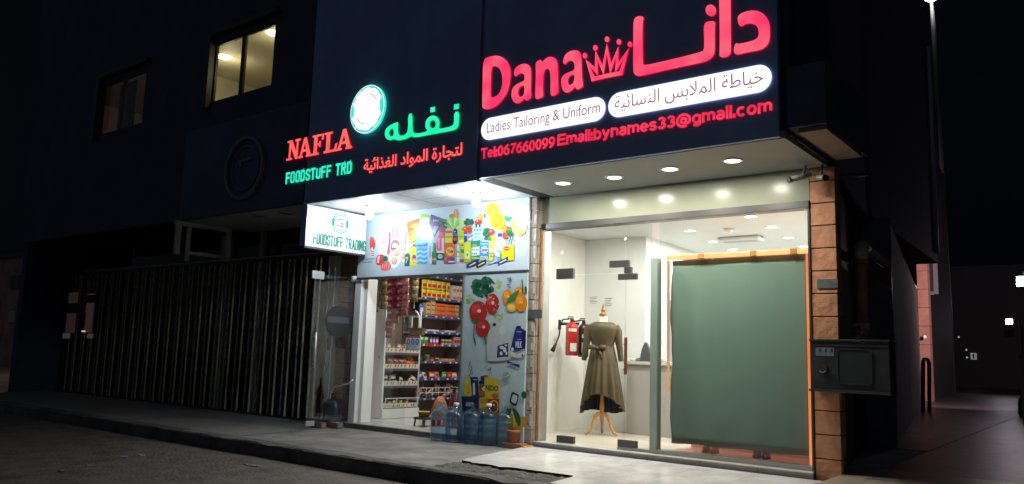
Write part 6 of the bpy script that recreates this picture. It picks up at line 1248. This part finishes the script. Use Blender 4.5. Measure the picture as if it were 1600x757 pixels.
mb = MB(); mb.tube([(-2.18, 8.75, 2.355), (-2.18, 8.76, 2.43), (-2.185, 8.8, 2.49), (-2.19, 8.87, 2.515), (-2.192, 8.95, 2.515)], .072, 18); mb.lathe((-2.18, 8.75, 2.33), [(.078, 0), (.078, .03)], 18, 1); mb.done('elbow', [mat('beige_elbow', (.5, .36, .29), .5, noise=(6, .3)), M_pipe], P_)
mb = MB(); mb.tube([(-2.192, 8.94, 2.515), sd(1440, 459, .06)], .056, 18); mb.done('run', M_pipe2, P_)
mb = MB(); mb.box(-2.25, -2.12, 8.68, 8.82, 1.64, 1.72, 0, .03); mb.done('clamp', mat('beige_elbow', (.5, .36, .29)), P_)
a = at(1327, 520, 'y', 8.55); mb = MB(); 
for k in range(9): mb.tube([(-2.2 + rnd.uniform(-.05, .05), 8.55 + rnd.uniform(-.03, .03), 1.495 + .02 * k), (-2.17 + rnd.uniform(-.06, .06), 8.55, 1.53 + .018 * k), (-2.2 + rnd.uniform(-.05, .05), 8.56, 1.52 + .02 * k)], .014, 6)
tag(mb.done('rag', mat('pale_rag', (.5, .45, .36), .9, noise=(20, .4)), None, (-2.2, 8.55, 1.49)), 'pale crumpled rag tied round the pipe on top of the steel cabinet', 'rag')
XS = -2.29
mb = MB(); pts = [sd(x, y, .015) for x, y in ((1312, 278), (1340, 276), (1370, 272), (1405, 268), (1420, 268), (1428, 273), (1430, 284), (1430, 296))]; mb.tube(pts, .014, 8)
cd_ = thing('conduit', 'thin grey conduit running along the dark side wall to a junction box', 'conduit', tuple(pts[0])); mb.done('tube', mat('grey_conduit', (.3, .3, .3), .5), cd_)
q = sd(1430, 305, .05); mb = MB(); mb.box(q.x - .06, q.x + .05, q.y - .16, q.y + .16, q.z - .1, q.z + .1, 0, .02); mb.done('junction_box', mat('beige_box', (.2, .17, .13), .6, noise=(8, .3)), cd_)
mb = MB(); mb.tube([(q.x, q.y, q.z - .1), (q.x + .03, q.y - .05, q.z - .26)], [.06, .09], 14); mb.done('dead_lamp', mat('beige_box', (.2, .17, .13)), cd_)
# two small security cameras over the pier
for k, (px_, py_, Y, dx) in enumerate(((1254, 277, 7.95, -.12), (1281, 277, 8.0, .1))):
    a = at(px_, py_, 'y', Y); t = thing('security_camera', ('small security camera wrapped in plastic, pointing towards the street', 'small security camera wrapped in plastic at the top of the orange pier')[k], 'camera', tuple(a), 'security cameras')
    mb = MB(); e_ = a + Vector((dx * .8, -.1, -.035)); mb.tube([a + Vector((-dx * .6, .05, .03)), a, e_], [.022, .027, .03], 14); mb.done('body', mat('grey_housing', (.28, .28, .27), .4, noise=(15, .4)), t)
    mb = MB(); mb.tube([e_, e_ + Vector((dx, -.14, -.05)) * .08], [.032, .032], 14); mb.done('lens_hood', M_black, t)
    mb = MB(); mb.tube([a, a + Vector((0, .06, .08)), (a.x, Y + .1, 3.259)], .014, 8); mb.done('bracket', M_alu, t)
# alley wall, lit pier, overhang
AW = thing('alley_wall', 'grey rendered alley wall running back to the lit orange pier', 'wall', (-3.5, 18, .15))
wa, wb = Vector((-2.69, 12.36, .157)), Vector((-4.67, 24.6, .157))
mb = MB(); mb.hexa([(wa.x - .3, wa.y, .157), wa, wb, (wb.x - .3, wb.y, .157), (wa.x - .3, wa.y, 3.4), (wa.x, wa.y, 3.4), (wb.x, wb.y, 3.4), (wb.x - .3, wb.y, 3.4)]); mb.done('render', mat('grey_render', (.36, .31, .29), .85, noise=(.9, .35), bump=(20, .3)), AW)
mb = MB(); mb.box(wa.x - .4, wa.x + .03, wa.y - .05, wa.y - .003, .157, 3.4); mb.done('corner_post', mat('steel_corner', (.3, .3, .32), .25, .6, noise=(3, .4)), AW)
OV = thing('overhang', 'dark upper storey jutting over the alley behind the shop', 'building', (-4, 16, 3.4))
c0 = at(1466, 412, 'y', 18.5); mb = MB(); mb.hexa([(-7, 12.2, 3.42), (side(12.2) + .05, 12.2, 3.42), (c0.x, 18.5, c0.z), (-7, 18.5, c0.z), (-7, 12.2, 9), (side(12.2) + .05, 12.2, 9), (c0.x, 18.5, 9), (-7, 18.5, 9)]); mb.done('storey', mat('dim_render', (.1, .1, .11), .8, noise=(1.2, .3)), OV)
c1 = at(1460, 405, 'y', 18.3); mb = MB(); mb.tube([(c1.x + .05, 18.2, c1.z + .1), (c1.x + .05, 18.2, 8)], .06, 10); mb.tube([(c1.x - .06, 18.2, c1.z + .35), (c1.x - .06, 18.2, 8)], .04, 10); mb.done('downpipe', mat('pale_pipe', (.4, .4, .42), .5), OV)
a, b = at(1440, 627, 'z', .157), at(1463, 627, 'z', .157)
t = thing('orange_pier', 'tall lit pinkish orange stone pier deep in the alley', 'pier', ((a.x + b.x) / 2, a.y, .157))
y0 = a.y; mb = MB(); z = .157
while z < 7: mb.box(a.x, b.x, y0, y0 + .4, z, z + .59, 0, .008); z += .6
mb.done('stone', mat('pink_stone', (.42, .2, .14), .75, noise=(3, .25)), t)
mb = MB(); mb.tube([(b.x - .18, y0 - .06, 2.2), (b.x - .1, y0 - .2, 2.2)], .05, 10); mb.done('tap', MATS['bright_steel'], t)
a = at(1441, 632, 'z', .157); b = at(1451, 632, 'z', .157); yr = 22.5
p0, p1, p2, p3 = at(1442, 640, 'y', yr), at(1442, 560, 'y', yr), at(1450, 560, 'y', yr), at(1452, 636, 'y', yr)
mb = MB(); mb.tube([(p0.x, yr, .157), (p1.x, yr, p1.z - .1), (p1.x + .03, yr, p1.z - .02), (p1.x + .1, yr, p1.z), (p2.x - .08, yr, p2.z), (p2.x, yr, p2.z - .04), (p2.x + .02, yr, p2.z - .15), (p3.x, yr, .157)], .05, 10); tag(mb.done('hand_rail', M_black, None, (p0.x, yr, .157)), 'black bent pipe rail in front of the lit orange pier', 'rail')
RB = thing('rear_building', 'black building closing the alley with one small framed window', 'building', (-6, 36, 0))
c2 = at(1462, 600, 'y', 33); c3 = at(1480, 600, 'y', 34.5); mb = MB(); mb.box(-14, c2.x - .05, y0 + .45, 36, .157, 12); mb.box(c2.x - .049, c3.x, y0 + 1.2, 36, .157, 9, 1); mb.box(-14, 20, 52, 53, 0, 7, 2); mb.done('wall', [M_dkwall, mat('dark_render', (.03, .027, .028), .8, noise=(1, .4)), M_black], RB)
f = front(33); (a, b), (c_, d) = f.px(1466, 467), f.px(1491, 425); mb = MB(); mb.box(a, c_, y0 + .9, y0 + 1.19, b, d); mb.done('window', M_black, RB); mb = MB(); mb.box(c_ - .12, c_ + .02, y0 + .86, y0 + .899, b - .1, d); mb.box(a, c_ - .121, y0 + .86, y0 + .899, b - .12, b - .01); mb.done('window_frame', mat('dull_frame', (.16, .16, .17), .6), RB)
f = front(51.9); (a, b), (c_, d) = f.px(1517, 562), f.px(1526, 552); SG = thing('number_sign', 'small pale sign reading 1 far away in the dark alley', 'sign', ((a + c_) / 2, 51.9, b))
mb = MB(); mb.slab(f, rectp(a, b, c_, d), 0, .05); mb.done('board', mat('lit_board', (.4, .45, .4), .5, emit=(.5, .62, .5), es=.25), SG)
mb = MB(); um = (a + c_) / 2; mb.stroke(f, [(um - .06, b + (d - b) * .6), (um, d - .1), (um, b + .05)], .07, .05, .055); mb.done('numeral', M_black, SG)
for k, (px_, py_) in enumerate(((1498, 527), (1510, 547), (1511, 559))):
    a = at(px_, py_, 'y', 51.5); mb = MB(); mb.lathe((a.x, 51.5, a.z), [(.0, -.06), (.06, 0), (.0, .06)], 8); tag(mb.done('far_light', emit_mat('far_spark', (.6, .7, .6), es=.5), None, tuple(a)), ('highest tiny light speck left of the small sign', 'middle tiny light speck beside the small sign', 'lowest tiny light speck beside the small sign')[k], 'light', 'tiny far lights')
# lamps of the alley
def alley_lamp(px_, py_, Y, watt, lab, size, col, aim):
    a = at(px_, py_, 'y', Y); t = thing('alley_lamp', lab, 'street lamp', (a.x, Y, .15), 'alley lamps')
    mb = MB(); mb.tube([(a.x + .35, Y + .2, .15), (a.x + .35, Y + .2, a.z + .2), (a.x, Y + .05, a.z + .22)], .045, 10); mb.done('post', M_black, t)
    mb = MB(); mb.box(a.x - size, a.x + size, Y - .03, Y + .03, a.z - size * .9, a.z + size * .9, 0, .01); mb.done('lamp_head', M_dkalu, t)
    mb = MB(); mb.box(a.x - size * .9, a.x + size * .9, Y - .045, Y - .032, a.z - size * .8, a.z + size * .8); mb.done('lamp_glass', emit_mat('flood_glass', (.9, .93, 1), es=25), t)
    l = bpy.data.lights.new('alley_bulb', 'SPOT'); l.energy = watt; l.color = col; l.spot_size = R(120); l.spot_blend = .5; l.shadow_soft_size = .12
    o = bpy.data.objects.new('alley_bulb', l); COL.objects.link(o); o.location = (a.x - .3, Y - .35, a.z); o.rotation_euler = (Vector(aim) - o.location).to_track_quat('-Z', 'Y').to_euler()
    l = bpy.data.lights.new('alley_spill', 'POINT'); l.energy = watt * .04; l.color = col; l.shadow_soft_size = .12
    o = bpy.data.objects.new('alley_spill', l); COL.objects.link(o); o.location = (a.x - .3, Y - .35, a.z)
alley_lamp(1599, 440, 25, 1100, 'bright white flood lamp on a post at the right edge of the alley', .16, (1, .72, .78), (-5, 28.8, 1.6))
alley_lamp(1577, 503, 42, 30, 'smaller white lamp further down the alley', .14, (.9, .85, 1), (-3.6, 30, .2))
a = at(1455, -2, 'y', 37); t = thing('street_lamp', 'very tall street lamp post rising into the black sky', 'street lamp', (a.x, 37, 0))
mb = MB(); mb.tube([(a.x + .15, 37, 0), (a.x + .05, 37, a.z - 1.5), (a.x, 37, a.z - .12)], [.16, .1, .06], 12); mb.done('post', mat('galvanised', (.12, .115, .11), .6, .1), t)
mb = MB(); mb.lathe((a.x, 37, a.z - .12), [(.06, 0), (.2, .06), (.3, .18), (.1, .3)], 18); mb.done('lamp_head', emit_mat('street_glow', (.95, .93, 1), es=25), t)
l = bpy.data.lights.new('street_bulb', 'POINT'); l.energy = 60; l.color = (.95, .9, 1); l.shadow_soft_size = .25
o = bpy.data.objects.new('street_bulb', l); COL.objects.link(o); o.location = (a.x - .1, 36.55, a.z - .25)
b = at(1591, 560, 'y', 20); t = thing('boundary_wall', 'low pale boundary wall along the right side of the alley', 'wall', (b.x + 1, 26, .149))
mb = MB(); mb.box(b.x + .02, b.x + .25, 20, 50, .1495, b.z); mb.done('render', mat('pale_render', (.4, .36, .34), .8, noise=(1, .3)), t); mb = MB(); mb.box(b.x, b.x + .27, 19.98, 50, b.z + .001, b.z + .08); mb.done('coping', M_conc, t)
a = at(1597, 652, 'z', .15); mb = MB(); mb.lathe((a.x + .12, a.y, .15), [(.16, 0), (.2, .1), (.18, .42), (.1, .55), (.05, .6)], 14); tag(mb.done('rubbish_bag', mat('black_bag', (.015, .015, .016), .3, bump=(9, .8, .05)), None, (a.x + .12, a.y, .15)), 'black rubbish bag at the right edge of the alley', 'bag')
